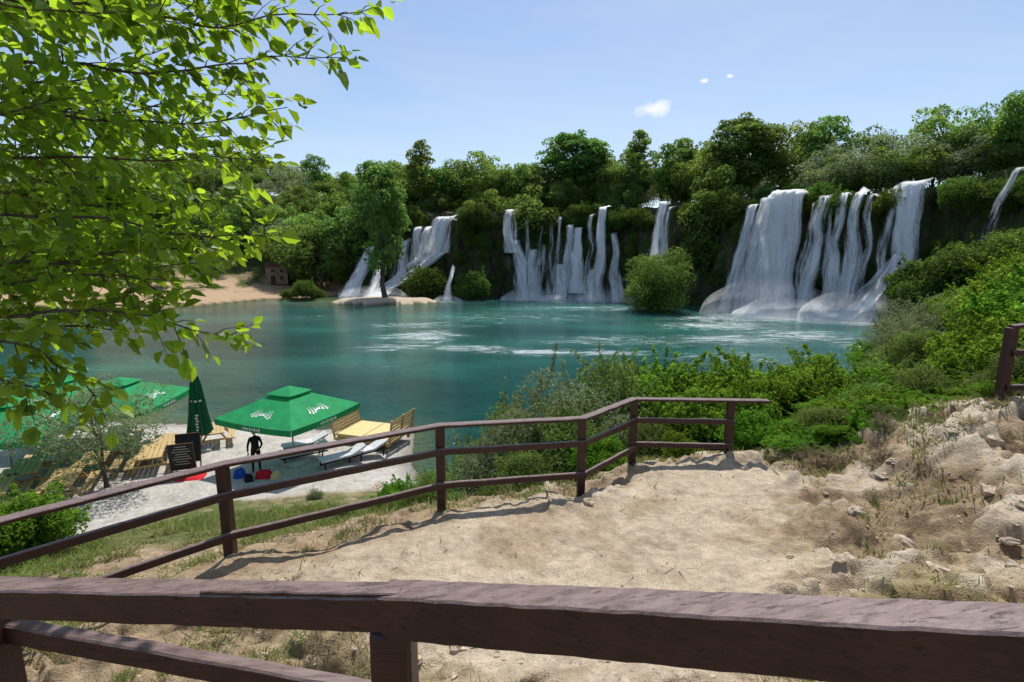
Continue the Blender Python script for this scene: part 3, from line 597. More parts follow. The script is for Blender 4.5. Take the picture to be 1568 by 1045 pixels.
# ------------------------------------------------------------------ grass and stones
def grass():
    n=230000; th=rng.uniform(math.radians(40),math.radians(140),n); r=1.2+15*rng.random(n)**.8; x=r*np.cos(th);y=r*np.sin(th)
    keep=(r<12)|(x<-2); x,y,r=x[keep],y[keep],r[keep]; n=len(x)
    pd=sdpoly(x,y,path); c1=fb2(x,y,1.6,5,50); c4=fb2(x,y,.45,4,90)
    dens=sm(-pd/.7+.1)*sm(c1*1.8+c4*2.2+.42)*np.where((x>.3)&(y<6.2),.28,1)+.05*(c4>.3)
    keep=rng.random(n)<dens; x,y,c1,c4,r=[a[keep] for a in(x,y,c1,c4,r)]; z=height(x,y); keep=z>.9; x,y,z,c1,c4,r=[a[keep] for a in(x,y,z,c1,c4,r)]; n=len(x)
    h=(.025+.085*rng.random(n)**2)*(1+.8*sm(c4*2))*(1+.7*sm((r-9)/4))
    a=rng.random(n)*6.28; w=.003+.0011*r; ln=rng.normal(0,.8,(n,2))*h[:,None]
    P=np.stack([x,y,z-.01],1); s=np.stack([np.cos(a)*w,np.sin(a)*w,0*w],1)
    tip=P+np.stack([ln[:,0],ln[:,1],h],1)
    V=np.stack([P-s,P+s,tip],1).reshape(-1,3); F=np.arange(3*n).reshape(n,3)
    mb=MB(); g=np.clip(.4+c1*1.5+.5*sm((-x-.5)/2)+rng.normal(0,.22,n),0,1); mb.add(V,F,0,g)
    tx=[];
    for k in range(85):
        a=rng.uniform(math.radians(42),math.radians(138)); rr=rng.uniform(1.8,8); tx.append((rr*math.cos(a),rr*math.sin(a)))
    tx=np.array(tx); q=sdpoly(tx[:,0],tx[:,1],path); tx=tx[(q<.15)]
    m=90; X=np.repeat(tx[:,0],m)+rng.normal(0,.05,len(tx)*m); Y=np.repeat(tx[:,1],m)+rng.normal(0,.05,len(tx)*m); Z=height(X,Y); n=len(X)
    h=rng.uniform(.04,.13,n); a=rng.random(n)*6.28; ln=rng.normal(0,.5,(n,2))*h[:,None]; w=.004
    P=np.stack([X,Y,Z-.01],1); s=np.stack([np.cos(a)*w,np.sin(a)*w,0*a],1); tip=P+np.stack([ln[:,0],ln[:,1],h],1)
    mb.add(np.stack([P-s,P+s,tip],1).reshape(-1,3),np.arange(3*n).reshape(n,3),0,.8+.2*rng.random(n))
    obj('grass',mb.mesh('grass',[M_grass]))
grass()
def stone(mb,c,s,m=0,lo=.4):
    nt,npp=10,7; V=[];
    for i in range(npp+1):
        ph=math.pi*i/npp
        for k in range(nt):
            a=2*math.pi*k/nt; V.append((math.sin(ph)*math.cos(a),math.sin(ph)*math.sin(a),math.cos(ph)))
    V=np.array(V); V=V*(1+fbm(V*1.6+rng.random()*50,4,4)[:,None]*.8)*np.array([1,rng.uniform(.5,1),rng.uniform(lo,.65)])*s
    a=rng.random()*6; V=V@np.array([[math.cos(a),math.sin(a),0],[-math.sin(a),math.cos(a),0],[0,0,1]])+c
    F=[[i*nt+k,(i+1)*nt+k,(i+1)*nt+(k+1)%nt,i*nt+(k+1)%nt] for i in range(npp) for k in range(nt)]
    mb.add(V,F,m)
M_stone=simple('stone',(.38,.31,.23),.9,.2,.45,16,.7)
mb=MB(); n=1900; th=rng.uniform(math.radians(42),math.radians(135),n); r=1.6+8.0*rng.random(n); X=r*np.cos(th);Y=r*np.sin(th); Z=height(X,Y)
pdd=sdpoly(X,Y,path); cc=fb2(X,Y,.8,3,55)
for x,y,z,q,c in zip(X,Y,Z,pdd,cc):
    if z<1 or c<-.05: continue
    if q>.3 and x<4.2 and y>3.8 and rng.random()<.82: continue
    stone(mb,(x,y,z+.0),rng.uniform(.007,.028)*(1+(rng.random()<.10)*2.2))
obj('gravel',mb.mesh('gravel',[M_stone]))
for (x,y,s) in [(4.6,6.9,.10),(4.3,6.2,.07),(5.0,6.6,.13),(1.05,6.55,.08),(.75,3.6,.07),(5.6,5.6,.14),(4.9,7.9,.12),(-4.6,17.2,.3),(-5,17.8,.25),(1.5,7.3,.1),(.55,2.4,.13),(.95,2.35,.10),(1.9,2.3,.1),(-.2,7.0,.07),(1.0,4.3,.09),(.35,2.2,.08),(1.25,2.7,.08),(3.3,5.0,.1),(5.4,5.0,.14),(4.0,4.4,.12),(4.4,5.3,.13),(6.2,6.3,.15),(3.0,3.6,.1),(4.7,4.7,.1)]:
    m_=MB(); stone(m_,(0,0,0),s); obj('rock',m_.mesh('rock',[M_stone]),(x,y,hz(x,y)-s*.05))
# ------------------------------------------------------------------ fences
def fence(name,posts,tops,rails,close_w=.115,ext=0):
    mb=MB()
    for (x,y,b,t) in posts: mb.beam((x,y,b-.3),(x,y,t),close_w,close_w,0,8,.0015)
    for a,b in tops: mb.beam(a,b,.13,.045,0,14,.002,.008)
    for a,b in rails: mb.beam(a,b,.05,.09,0,14,.002,.008)
    return obj(name,mb.mesh(name,[M_fence]))
PT=[(-4.75,3.9),(-3.2,5.35),(-.97,6.6),(1.01,7.07),(2.05,8.3),(3.63,8.2)]
top=[6.68,6.70,6.72,6.66,6.60,6.60]
posts=[(x,y,hz(x,y),t) for (x,y),t in zip(PT,top)]
tops=[];rails=[]
for i in range(5):
    a=np.array([*PT[i],top[i]+.022]); b=np.array([*PT[i+1],top[i+1]+.022]); 
    if i==4: b=b+(b-a)*.36
    d=(b-a)/np.linalg.norm(b-a)
    tops.append((a-d*.03,b+d*.03+np.array([0,0,.002*i])))
    nrm=np.array([d[1],-d[0],0])*.075
    a2=np.array([*PT[i],top[i]]);b2=np.array([*PT[i+1],top[i+1]])
    for dz in(.32,.80):
        if i==4 and dz>.5: dz=.74
        rails.append((a2+nrm-d*.05-[0,0,dz],b2+nrm+d*.05-[0,0,dz]))
a=np.array([-4.75,3.9,6.68]); b=np.array([-7.2,1.7,6.6])
tops.append((b+[0,0,.022],a+[0,0,.022])); rails+= [(b-[0,0,.32],a-[0,0,.32]),(b-[0,0,.8],a-[0,0,.8])]; posts.append((-7.2,1.7,hz(-7.2,1.7),6.6))
fence('wooden_fence',posts,tops,rails)
mb=MB()
J=np.array([-.31,1.19,8.10]); Rr=np.array([1.65,.41,8.56]); Lr=np.array([-2.3,1.58,7.865])
dR=(Rr-J)/np.linalg.norm(Rr-J); dL=(Lr-J)/np.linalg.norm(Lr-J)
mb.beam(J-dR*.012,Rr,.085,.116,0,60,.0008,.005); mb.beam(J+dL*.012+[0,0,.004],Lr,.075,.098,0,50,.0008,.005)
mb.beam(J+dL*.55+[0,-.02,.057],J-dL*.03+[0,-.02,.061],.03,.012,0,20,.0008,.003)
mb.beam((-.31,1.20,6.8),(-.31,1.20,8.045),.105,.105,0,12,.001,.01)
mb.beam((-1.68,1.47,6.3),(-1.68,1.47,7.9),.1,.1,0,12,.001,.01)
mb.beam((-.30,1.235,7.78),(-2.3,1.62,7.80),.045,.07,0,30,.001,.006)
mb.beam((-.30,1.20,7.5),(-2.3,1.60,7.42),.045,.07,0,30,.001,.006)
mb.beam((1.65,.41,7.0),(1.65,.41,8.5),.105,.105,0,12,.001,.01)
obj('wooden_handrail',mb.mesh('handrail',[M_fence]))
mb=MB(); g=6.85
mb.beam((7.0,7.1,g-.2),(7.0,7.1,g+1.15),.12,.12,0,8); mb.beam((6.99,7.1,g+1.17),(10,6.0,g+1.55),.13,.045,0,14,.0015,.008)
mb.beam((7.0,7.04,g+.8),(10,5.95,g+1.2),.05,.09,0,14); mb.beam((7.0,7.04,g+.3),(10,5.95,g+.7),.05,.09,0,14); mb.beam((8.9,6.4,g-.2),(8.9,6.4,g+1.4),.12,.12,0,8)
mb.beam((6.9,7.08,g-.3),(6.9,7.08,g+.05),.3,.26,1,3)
M_conc=simple('concrete',(.5,.48,.45),.9,.2,.15,20,.3)
obj('wooden_fence',mb.mesh('fence_right',[M_fence,M_conc]))
# ------------------------------------------------------------------ parasols
def cloth_mat(name,c):
    t=NT(name); n=t.noise(t.pos(),2.5,4); k=t.ramp(n,[(.3,tuple(a*.85 for a in c)),(.7,tuple(min(1,a*1.15) for a in c))])
    d=t.bsdf(k,.75,.2); tr=t.n('ShaderNodeBsdfTranslucent'); t.l(k,tr.inputs[0]); mx=t.n('ShaderNodeMixShader'); mx.inputs[0].default_value=.25
    t.l(d.outputs[0],mx.inputs[1]); t.l(tr.outputs[0],mx.inputs[2]); return t.done(mx.outputs[0])
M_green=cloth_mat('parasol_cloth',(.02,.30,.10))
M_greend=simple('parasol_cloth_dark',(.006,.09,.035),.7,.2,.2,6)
M_white=simple('white_paint',(.75,.75,.73),.5,.4,.08,10); M_metal=simple('metal',(.35,.35,.36),.35,.5,.1,10,0,.8)
M_black=simple('black_cloth',(.012,.012,.014),.8,.2,.3,20)
def parasol(x,y,rz,size=4.,rim=2.3,apex=3.35):
    mb=MB(); s=size/2; g=hz(x,y)
    def panel(r0,z0,r1,z1,sag,m=0):
        for q in range(4):
            a=q*math.pi/2; ca,sa=math.cos(a),math.sin(a); nu,nv=9,7; V=[]
            for i in range(nv):
                f=i/(nv-1); r=r0+(r1-r0)*f; z=z0+(z1-z0)*f
                for k in range(nu):
                    u=(k/(nu-1))*2-1; zz=z-sag*f*(1-u*u); px,py=u*r,-r
                    V.append((px*ca-py*sa,px*sa+py*ca,zz))
            F=[[i*nu+k,(i+1)*nu+k,(i+1)*nu+k+1,i*nu+k+1] for i in range(nv-1) for k in range(nu-1)]
            mb.add(V,F,m)
            if sag>.05:
                W=[];
                for k in range(nu):
                    u=(k/(nu-1))*2-1; zz=z1-sag*(1-u*u); px,py=u*r1,-r1*1.003
                    for dz in(0,-.24): W.append((px*ca-py*sa,px*sa+py*ca,zz+dz))
                mb.add(W,[[2*k,2*k+1,2*k+3,2*k+2] for k in range(nu-1)],m)
                def pt(uu,ff,rz_=.012):
                    r=r0+(r1-r0)*ff; z=z0+(z1-z0)*ff-sag*ff*(1-uu*uu)+rz_; px,py=uu*r,-r; return (px*ca-py*sa,px*sa+py*ca,z)
                K=np.linspace(0,1,60); uu=-.34+.68*K+.02*np.sin(K*44); ff=.66+.07*np.cos(K*44)*(1+.6*np.sin(K*9)); 
                V=[]
                for a_,b_ in zip(uu,ff): V+= [pt(a_,b_-.02),pt(a_+.014,b_+.02)]
                mb.add(V,[[2*k,2*k+1,2*k+3,2*k+2] for k in range(59)],1)
                for j in range(8):
                    u=-.22+j*.06; px0=(u-.018)*r1;px1=(u+.018)*r1; py=-r1*1.006-.004; z=z1-sag*(1-u*u)-.12; h=.04+.02*(j%2)
                    mb.add([(px0*ca-py*sa,px0*sa+py*ca,z-h),(px1*ca-py*sa,px1*sa+py*ca,z-h),(px1*ca-py*sa,px1*sa+py*ca,z+h),(px0*ca-py*sa,px0*sa+py*ca,z+h)],[[0,1,2,3]],1)
    panel(.28,apex-.22,s,rim,.07); panel(.02,apex,.62,apex-.25,.02)
    mb.tube([(0,0,0),(0,0,apex-.05)],[.04,.035],10,2)
    for q in range(8):
        a=q*math.pi/4; rr=s*(1.38 if q%2 else .97); mb.tube([(0,0,apex-.3),(math.cos(a)*rr*.98,math.sin(a)*rr*.98,rim-.07)],[.012,.012],5,2)
    mb.box((0,0,.06),(.9,.9,.1),0,3)
    obj('green_parasol',mb.mesh('parasol',[M_green,M_white,M_metal,M_conc]),(x,y,g),rz)
parasol(-9.15,20.4,-.38,3.9)
parasol(-18.6,18.0,.25,4.2); parasol(-17.3,21.9,.1,4.0); parasol(-20.5,22.5,.1,4.0)
mb=MB(); n=16; V=[]
prof=[(.05,3.35),(.09,3.2),(.14,2.9),(.19,2.3),(.24,1.6),(.30,1.05),(.34,.75)]
for r,z in prof:
    for k in range(n):
        a=2*math.pi*k/n; rr=r*(1+(.28 if k%2 else -.18)); V.append((rr*math.cos(a),rr*math.sin(a),z+(.06 if k%2 else 0)))
mb.add(V,[[i*n+k,(i+1)*n+k,(i+1)*n+(k+1)%n,i*n+(k+1)%n] for i in range(len(prof)-1) for k in range(n)],0)
mb.tube([(0,0,0),(0,0,3.45)],[.035,.03],8,2); mb.tube([(0,0,2.28),(0,0,2.2)],[.2,.2],12,1); mb.box((0,0,.06),(.7,.7,.1),0,3)
for j in range(6): mb.box((.0+.02*(j%2),-.27,1.0+j*.13),(.09,.02,.07),0,1)
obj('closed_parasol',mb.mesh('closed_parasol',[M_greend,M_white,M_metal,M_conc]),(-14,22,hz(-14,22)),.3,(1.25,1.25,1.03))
# ------------------------------------------------------------------ picnic tables
mb=MB()
for k in range(5): mb.box((-.34+.17*k*1.0,0,.75),(.155,1.9,.045))
for s_ in(-1,1):
    for k in range(2): mb.box((s_*(.62+.15*k),0,.45),(.135,1.9,.045))
    for e in(-.7,.7):
        mb.beam((s_*.72,e,0),(s_*.25,e,.72),.045,.09,0,2)
for e in(-.745,.745): mb.box((0,e,.40),(1.5,.04,.09)); mb.box((0,e,.69),(.72,.04,.07))
tm=mb.mesh('picnic_table',[M_wood])
for (x,y,r) in [(-17.9,17.9,.6),(-16.2,18.9,.5),(-16.3,20.6,.6),(-14.9,21.0,.55),(-17.4,16.2,.6),(-15.7,16.9,.5),(-18.8,19.8,.6),(-17.9,22.3,.6),(-14.5,19.6,.5),(-19.5,16.2,.6),(-13.9,22.9,.5)]:
    bevel(obj('picnic_table',tm,(x,y,hz(x,y)),r))
# ------------------------------------------------------------------ chalkboard A-frame
M_board=simple('chalkboard',(.018,.02,.02),.7,.3,.4,6)
mb=MB()
for s_ in(-1,1):
    M=Matrix.Rotation(s_*.22,4,'X')
    def tp(v): return np.array(M@Vector(v))+np.array([0,-s_*.32*1.0,.0])
    for px in(-.42,.42): mb.beam(tp((px,0,0))+[0,0,0],tp((px,0,1.45)),.05,.04,0,3)
    mb.beam(tp((-.42,0,1.43)),tp((.42,0,1.43)),.05,.04,0,3); mb.beam(tp((-.42,0,.3)),tp((.42,0,.3)),.05,.04,0,3)
    q=[tp((-.4,-.005*s_,.32)),tp((.4,-.005*s_,.32)),tp((.4,-.005*s_,1.41)),tp((-.4,-.005*s_,1.41))]; mb.add(q,[[0,1,2,3]],1)
    for j in range(8):
        z=1.3-j*.11; w=.2+.12*((j*7)%3)/2; mb.add([tp((-w,-.012*s_,z)),tp((w,-.012*s_,z)),tp((w,-.012*s_,z+.03)),tp((-w,-.012*s_,z+.03))],[[0,1,2,3]],2)
obj('chalkboard_sign',mb.mesh('chalkboard',[simple('dark_wood',(.07,.035,.02)),M_board,simple('chalk',(.35,.35,.33))]),(-12.9,19.2,hz(-12.9,19.2)),.35)
# ------------------------------------------------------------------ daybed, loungers, bags
M_yel=simple('yellow_cushion',(.62,.49,.24),.85,.1,.08,4); M_red=simple('red_cloth',(.5,.02,.03),.8,.1); M_blue=simple('blue_cloth',(.02,.08,.35),.8,.1); M_pad=simple('lounger_pad',(.55,.55,.56),.8,.1,.1,4)
mb=MB()
mb.box((0,0,.3),(2.6,2.0,.1),0,0)
for px in(-1.2,1.2):
    for py in(-.9,.9): mb.box((px,py,.12),(.1,.1,.26),0,0)
for px in(-.62,.62): mb.box((px,0,.44),(1.2,1.86,.17),0,1)
for s_ in(-1,1):
    for py in(-.95,0,.95): mb.beam((s_*1.32,py,.25),(s_*1.50,py,1.35),.08,.08,0,3)
    for k in range(7): f=k/6; mb.beam((s_*(1.34+.13*f),-1.0,.45+.82*f),(s_*(1.34+.13*f),1.0,.45+.82*f),.025,.11 if k%2 else .1,0,3)
bevel(obj('wooden_daybed',mb.mesh('daybed',[M_wood,M_yel]),(-6.6,23.4,hz(-6.6,23.4)),-.30,1.08))
def lounger(x,y,rz,mat):
    mb=MB()
    for px in(-.3,.3): mb.box((px,0,.3),(.05,1.9,.05),0,0)
    for py in(-.8,.7):
        for px in(-.3,.3): mb.box((px,py,.14),(.05,.05,.28),0,0)
    mb.box((0,-.3,.37),(.58,1.25,.08),0,1); M=Matrix.Rotation(.4,4,'X'); mb.box((0,.62,.5),(.58,.75,.08),0,1,M)
    for px in(-.25,.25): mb.beam((px,.75,.3),(px,.85,.58),.03,.03,0,2)
    bevel(obj('sun_lounger',mb.mesh('lounger',[M_black,mat]),(x,y,hz(x,y)),rz),.01)
lounger(-8.9,20.8,-1.0,M_pad); lounger(-9.3,21.9,-1.0,M_pad); lounger(-7.1,20.3,-.9,M_pad); lounger(-6.4,21.2,-.9,M_pad)
def cloth(name,x,y,w,l,h,mat,rz):
    n=14; U,Vv=np.meshgrid(np.linspace(-1,1,n),np.linspace(-1,1,n),indexing='ij'); u=U.ravel();v=Vv.ravel()
    z=h*np.clip(1-(u**4+v**4),0,1)**.5*(.75+.5*fb2(u+x,v+y,.5,3,3))+.01
    k=np.arange(n-1); F=[[i*n+j,(i+1)*n+j,(i+1)*n+j+1,i*n+j+1] for i in k for j in k]
    m_=MB(); m_.add(np.stack([u*w/2,v*l/2,z],1),F,0); obj(name,m_.mesh(name,[mat],True),(x,y,hz(x,y)),rz)
cloth('beach_towel',-12.4,18.6,1.0,.7,.12,M_red,.3); cloth('beach_bag',-9.7,18.9,.6,.45,.35,M_red,.2); cloth('beach_bag',-9.2,18.8,.35,.35,.3,M_yel,.2); cloth('beach_bag',-10.6,18.8,.45,.4,.4,M_blue,.6); cloth('beach_bag',-10.1,18.5,.3,.35,.3,M_black,.6)
# ------------------------------------------------------------------ stone house on the far beach
M_house=simple('house_stone',(.22,.17,.12),.9,.2,.35,1.2,.6); M_roof=simple('roof_tile',(.12,.065,.04),.85,.2,.3,3,.4); M_dark=simple('dark_opening',(.01,.01,.01))
H=bpy.data.objects.new('stone_house',None); scene.collection.objects.link(H); H.location=(-59,130,hz(-59,130)-.2); H.rotation_euler=(0,0,.3)
mb=MB(); mb.box((0,0,2.1),(5,4,4.2),0,0); obj('walls',mb.mesh('walls',[M_house]),parent=H)
mb=MB(); mb.add([(-2.8,-2.3,4.2),(2.8,-2.3,4.2),(2.8,2.3,4.2),(-2.8,2.3,4.2),(-2.8,0,5.4),(2.8,0,5.4)],[[0,1,5,4],[2,3,4,5]],0); mb.add([(-2.5,-2,4.2),(-2.5,2,4.2),(-2.5,0,5.3),(2.5,-2,4.2),(2.5,2,4.2),(2.5,0,5.3)],[[0,1,2],[3,5,4]],1)
obj('roof',mb.mesh('roof',[M_roof,M_house]),parent=H)
mb=MB(); mb.box((-.9,-2.0,1.1),(1.0,.1,2.1)); mb.box((1.1,-2.0,1.6),(.8,.1,.9)); mb.box((1.1,-2,3.3),(.7,.1,.6)); mb.box((-.9,-2,3.3),(.7,.1,.6)); obj('openings',mb.mesh('openings',[M_dark]),parent=H)
# ------------------------------------------------------------------ person in black
def person(x,y,rz):
    E=bpy.data.objects.new('person',None); scene.collection.objects.link(E); E.location=(x,y,hz(x,y)); E.rotation_euler=(0,0,rz)
    skin=simple('skin',(.42,.25,.17),.55,.4,.05); hair=simple('hair',(.012,.009,.007),.5,.4)
    def chain(name,verts,edges,mats,sel):
        me=bpy.data.meshes.new(name); me.from_pydata([v[:3] for v in verts],edges,[]); o=obj(name,me,parent=E)
        for m in mats: me.materials.append(m)
        s=o.modifiers.new('skin','SKIN'); s.use_smooth_shade=True
        for i,v in enumerate(verts):
            r=v[3]; me.skin_vertices[0].data[i].radius=r if isinstance(r,tuple) else (r,r)
            me.skin_vertices[0].data[i].use_root=(i==0)
        b=o.modifiers.new('sub','SUBSURF'); b.levels=2; b.render_levels=2; return o
    V=[(0,0,.95,(.15,.11)),(0,0,1.12,(.13,.10)),(0,0,1.32,(.17,.115)),(0,0,1.45,(.10,.08)),(0,.0,1.53,.052),
       (.17,0,1.42,.062),(.25,-.02,1.14,.045),(.16,-.2,1.02,.032),(-.17,0,1.42,.062),(-.26,0,1.13,.045),(-.27,-.06,.88,.032),
       (.10,0,.86,.095),(.11,-.02,.48,.06),(.12,0,.1,.042),(-.10,0,.86,.095),(-.12,-.03,.48,.06),(-.13,.03,.1,.042),(.12,-.14,.04,.036),(-.14,-.11,.04,.036)]
    Ed=[(0,1),(1,2),(2,3),(3,4),(2,5),(5,6),(6,7),(2,8),(8,9),(9,10),(0,11),(11,12),(12,13),(0,14),(14,15),(15,16),(13,17),(16,18)]
    chain('clothed_body',V,Ed,[M_black],0)
    for nm,w,d in(('hand_right',np.array([.16,-.2,1.02]),np.array([-.7,-.7,-.1])),('hand_left',np.array([-.27,-.06,.88]),np.array([0,-.15,-1.]))):
        d=d/np.linalg.norm(d); sdv=np.cross(d,[0,1,.2]); sdv/=np.linalg.norm(sdv); pv=w+d*.05; up=np.cross(sdv,d)
        vv=[(*w,.024),(*pv,(.034,.018))]; ee=[(0,1)]
        for k,(o,L) in enumerate(((-.03,.06),(-.01,.075),(.01,.08),(.03,.07))):
            a=pv+d*.035+sdv*o; b=a+d*L*.5+up*.006; c=b+d*L*.45+up*.02; i=len(vv); vv+=[(*a,.009),(*b,.0085),(*c,.007)]; ee+=[(1,i),(i,i+1),(i+1,i+2)]
        a=w+d*.03+sdv*.035; b=a+d*.04+sdv*.02; i=len(vv); vv+=[(*a,.010),(*b,.008)]; ee+=[(0,i),(i,i+1)]
        chain(nm,vv,ee,[skin],0)
    mb=MB(); nt,npp=20,14; V=[]
    for i in range(npp+1):
        ph=math.pi*i/npp
        for k in range(nt):
            a=2*math.pi*k/nt; X=math.sin(ph)*math.cos(a)*.076; Y=math.sin(ph)*math.sin(a)*.095; Z=math.cos(ph)*.118
            if Z<0: X*=1-.25*(-Z/.118); 
            if Y<-.085 and -.03<Z<.01: Y-=.018
            V.append((X,Y,Z))
    F=[[i*nt+k,(i+1)*nt+k,(i+1)*nt+(k+1)%nt,i*nt+(k+1)%nt] for i in range(npp) for k in range(nt)]
    V=np.array(V); Fc=np.array([V[f].mean(0) for f in F]); hm=((Fc[:,2]>.055)|((Fc[:,1]>.0)&(Fc[:,2]>-.07))).astype(int)
    mb.add(V,F,hm); h=V*1.07+[0,.008,.006]; keep=[f for f,m in zip(F,hm) if m]; mb.add(h,keep,1)
    for s_ in(-1,1): mb.box((s_*.03,-.088,.012),(.022,.012,.010),0,2); mb.box((s_*.078,.005,-.005),(.014,.03,.05),0,0)
    mb.box((0,-.09,-.055),(.045,.012,.01),0,3); mb.box((0,-.103,-.02),(.02,.02,.03),0,0)
    obj('head',mb.mesh('head',[skin,hair,M_black,simple('lips',(.3,.1,.08))],True),(0,-.01,1.655),parent=E)
person(-10.2,19.35,.5)
# ------------------------------------------------------------------ overhanging tree
def overhang():
    mb=MB(); leafP=[];leafD=[]
    trunk=[(-4.6,2.2,hz(-4.6,2.2)-.2),(-4.55,2.25,7.6),(-4.4,2.35,8.8),(-4.35,2.5,9.8),(-4.2,2.7,11.0),(-3.9,2.9,12.5)]
    mb.tube(trunk,[.17,.14,.12,.1,.07,.03],12,0)
    T=np.array(trunk)
    br=[[( -2.5,10.15,2.6),(-1.9,10.12,2.65),(-1.385,10.06,2.7),(-.97,10.09,2.72),(-.667,10.2,2.75)],
     [(-2.5,9.86,2.6),(-2.0,9.86,2.6),(-1.6,9.85,2.65),(-1.2,9.88,2.68),(-.79,9.92,2.7)],
     [(-2.5,10.05,2.4),(-1.87,10.1,2.5),(-1.3,10.2,2.6),(-.95,10.3,2.6)],
     [(-2.5,9.65,2.5),(-2.0,9.66,2.6),(-1.5,9.7,2.65),(-1.15,9.72,2.65)],
     [(-2.5,9.4,2.45),(-1.9,9.45,2.55),(-1.4,9.47,2.65),(-1.2,9.44,2.65)],
     [(-2.5,9.2,2.4),(-2.0,9.2,2.45),(-1.52,9.14,2.5),(-1.10,9.05,2.55)],
     [(-2.5,9.0,2.4),(-2.1,9.0,2.45),(-1.77,9.06,2.5),(-1.5,9.12,2.55)],
     [(-2.5,8.82,2.4),(-2.1,8.86,2.45),(-1.75,8.82,2.5),(-1.55,8.84,2.5)],
     [(-2.5,8.74,2.35),(-2.1,8.75,2.4),(-1.72,8.71,2.45),(-1.32,8.60,2.5)],
     [(-2.6,8.62,2.35),(-2.25,8.54,2.4),(-2.03,8.36,2.42),(-2.0,8.2,2.45)],
     [(-2.6,8.5,2.4),(-2.4,8.4,2.4),(-2.2,8.25,2.42)],
     [(-2.7,10.4,2.6),(-2.0,10.4,2.7),(-1.3,10.45,2.8)],[(-2.8,9.75,3.),(-2.3,9.8,3.1),(-1.9,9.95,3.2)],[(-2.9,9.3,3.),(-2.4,9.3,3.05),(-2.0,9.32,3.1)],
     [(-3.1,9.95,3.3),(-2.6,10.1,3.4),(-2.1,10.3,3.5)],[(-3.0,8.9,3.0),(-2.7,8.95,3.),(-2.3,8.9,3.05)],[(-2.5,9.5,2.2),(-2.1,9.55,2.25),(-1.8,9.6,2.3)],[(-2.4,9.95,2.2),(-2.0,10.0,2.3),(-1.6,9.98,2.35)],[(-2.6,8.66,2.7),(-2.4,8.65,2.75),(-2.1,8.6,2.8)]]
    for k in range(10):
        z=8.6+1.95*(k+.5)/10+rng.normal(0,.05); y=rng.uniform(2.9,3.5); x1=rng.uniform(-2.15,-1.45)-(.25 if z<9.4 else 0)
        br.append([(-3.3,z+rng.normal(0,.1),y),(-2.6,z+rng.normal(0,.06),y+.05),(x1,z+rng.normal(0,.12),y+.1)])
    def leaves(P0,P1,n,droop):
        d=P1-P0
        for i in range(n):
            f=(i+.5)/n; p=P0+d*f; side=(1 if i%2 else -1)
            dn=d/np.linalg.norm(d); s=np.cross(dn,[0,0,1]); s/=np.linalg.norm(s)+1e-6
            q=dn*.55+s*side*rng.uniform(.5,1.1)+np.array([0,0,-rng.uniform(.0,droop)])+rng.normal(0,.25,3); q/=np.linalg.norm(q)
            leafP.append(p+q*.012); leafD.append(q)
        leafP.append(P1); leafD.append(d/np.linalg.norm(d)+rng.normal(0,.15,3))
    for bi,b in enumerate(br):
        Q=np.array([(x,y,z) for x,z,y in b]); a=T[int(np.clip(round((Q[0][2]-7.6)/1.0)+1,1,5))]
        seg=np.linalg.norm(np.diff(Q,axis=0),axis=1); cum=np.concatenate([[0],np.cumsum(seg)]); L=cum[-1]; n=max(5,int(L/.085)); s=np.linspace(0,L,n)
        R=np.stack([np.interp(s,cum,Q[:,k]) for k in range(3)],1); R+=np.stack([fbm(np.stack([s*2,s*0+bi*3+k,s*0],1),3,7)*.11 for k in range(3)],1)
        full=np.concatenate([[a,(a+R[0])/2+[0,0,.1]],R]); rad=np.interp(np.arange(len(full)),[0,2,len(full)-1],[.03,.009,.002]); mb.tube(full,rad,6,0)
        for i in range(0,n-1):
            f=i/(n-1)
            for rep in range(3 if f<.7 else 2):
                dn=R[min(i+1,n-1)]-R[i]; dn/=np.linalg.norm(dn); sd=rdir(1)[0]; sd-=dn*sd.dot(dn); sd/=np.linalg.norm(sd)
                l=rng.uniform(.10,.32)*(1-.5*f); q=dn*.8+sd*.9; q/=np.linalg.norm(q); P1=R[i]+q*l+np.array([0,0,-.02]); mb.tube([R[i],(R[i]+P1)/2+[0,0,.01],P1],[.003,.0022,.0012],4,0)
                leaves(R[i],P1,max(3,int(l/.045)),.8)
        leaves(R[-2],R[-1]+(R[-1]-R[-2])*.6,4,.5)
    Pn=np.array(leafP);D=np.array(leafD);D/=np.linalg.norm(D,axis=1)[:,None]; n=len(Pn)
    up=np.tile([0,0,1.],(n,1))+rng.normal(0,.5,(n,3)); sd=np.cross(D,up); sd/=np.linalg.norm(sd,axis=1)[:,None]; nm=np.cross(sd,D)
    L=rng.uniform(.05,.098,n)[:,None]; W=L*rng.uniform(.55,.7,n)[:,None]; fold=W*rng.uniform(.05,.3,n)[:,None]; cur=L*rng.uniform(-.05,.25,n)[:,None]
    base=Pn; tip=Pn+D*L-nm*cur
    V=np.stack([base,base+D*L*.28+sd*W*.5+nm*fold,base+D*L*.66+sd*W*.42+nm*fold*.7-nm*cur*.3,tip,base+D*L*.66-sd*W*.42+nm*fold*.7-nm*cur*.3,base+D*L*.28-sd*W*.5+nm*fold],1).reshape(-1,3)
    o=np.arange(n)[:,None]*6; F=np.concatenate([o+[0,1,2,3],o+[0,3,4,5]]); r=rng.random(n)
    mb.add(V,F,1,np.concatenate([r,r]))
    obj('leafy_tree',mb.mesh('leafy_tree',[M_bark,M_leafnear]))
overhang()
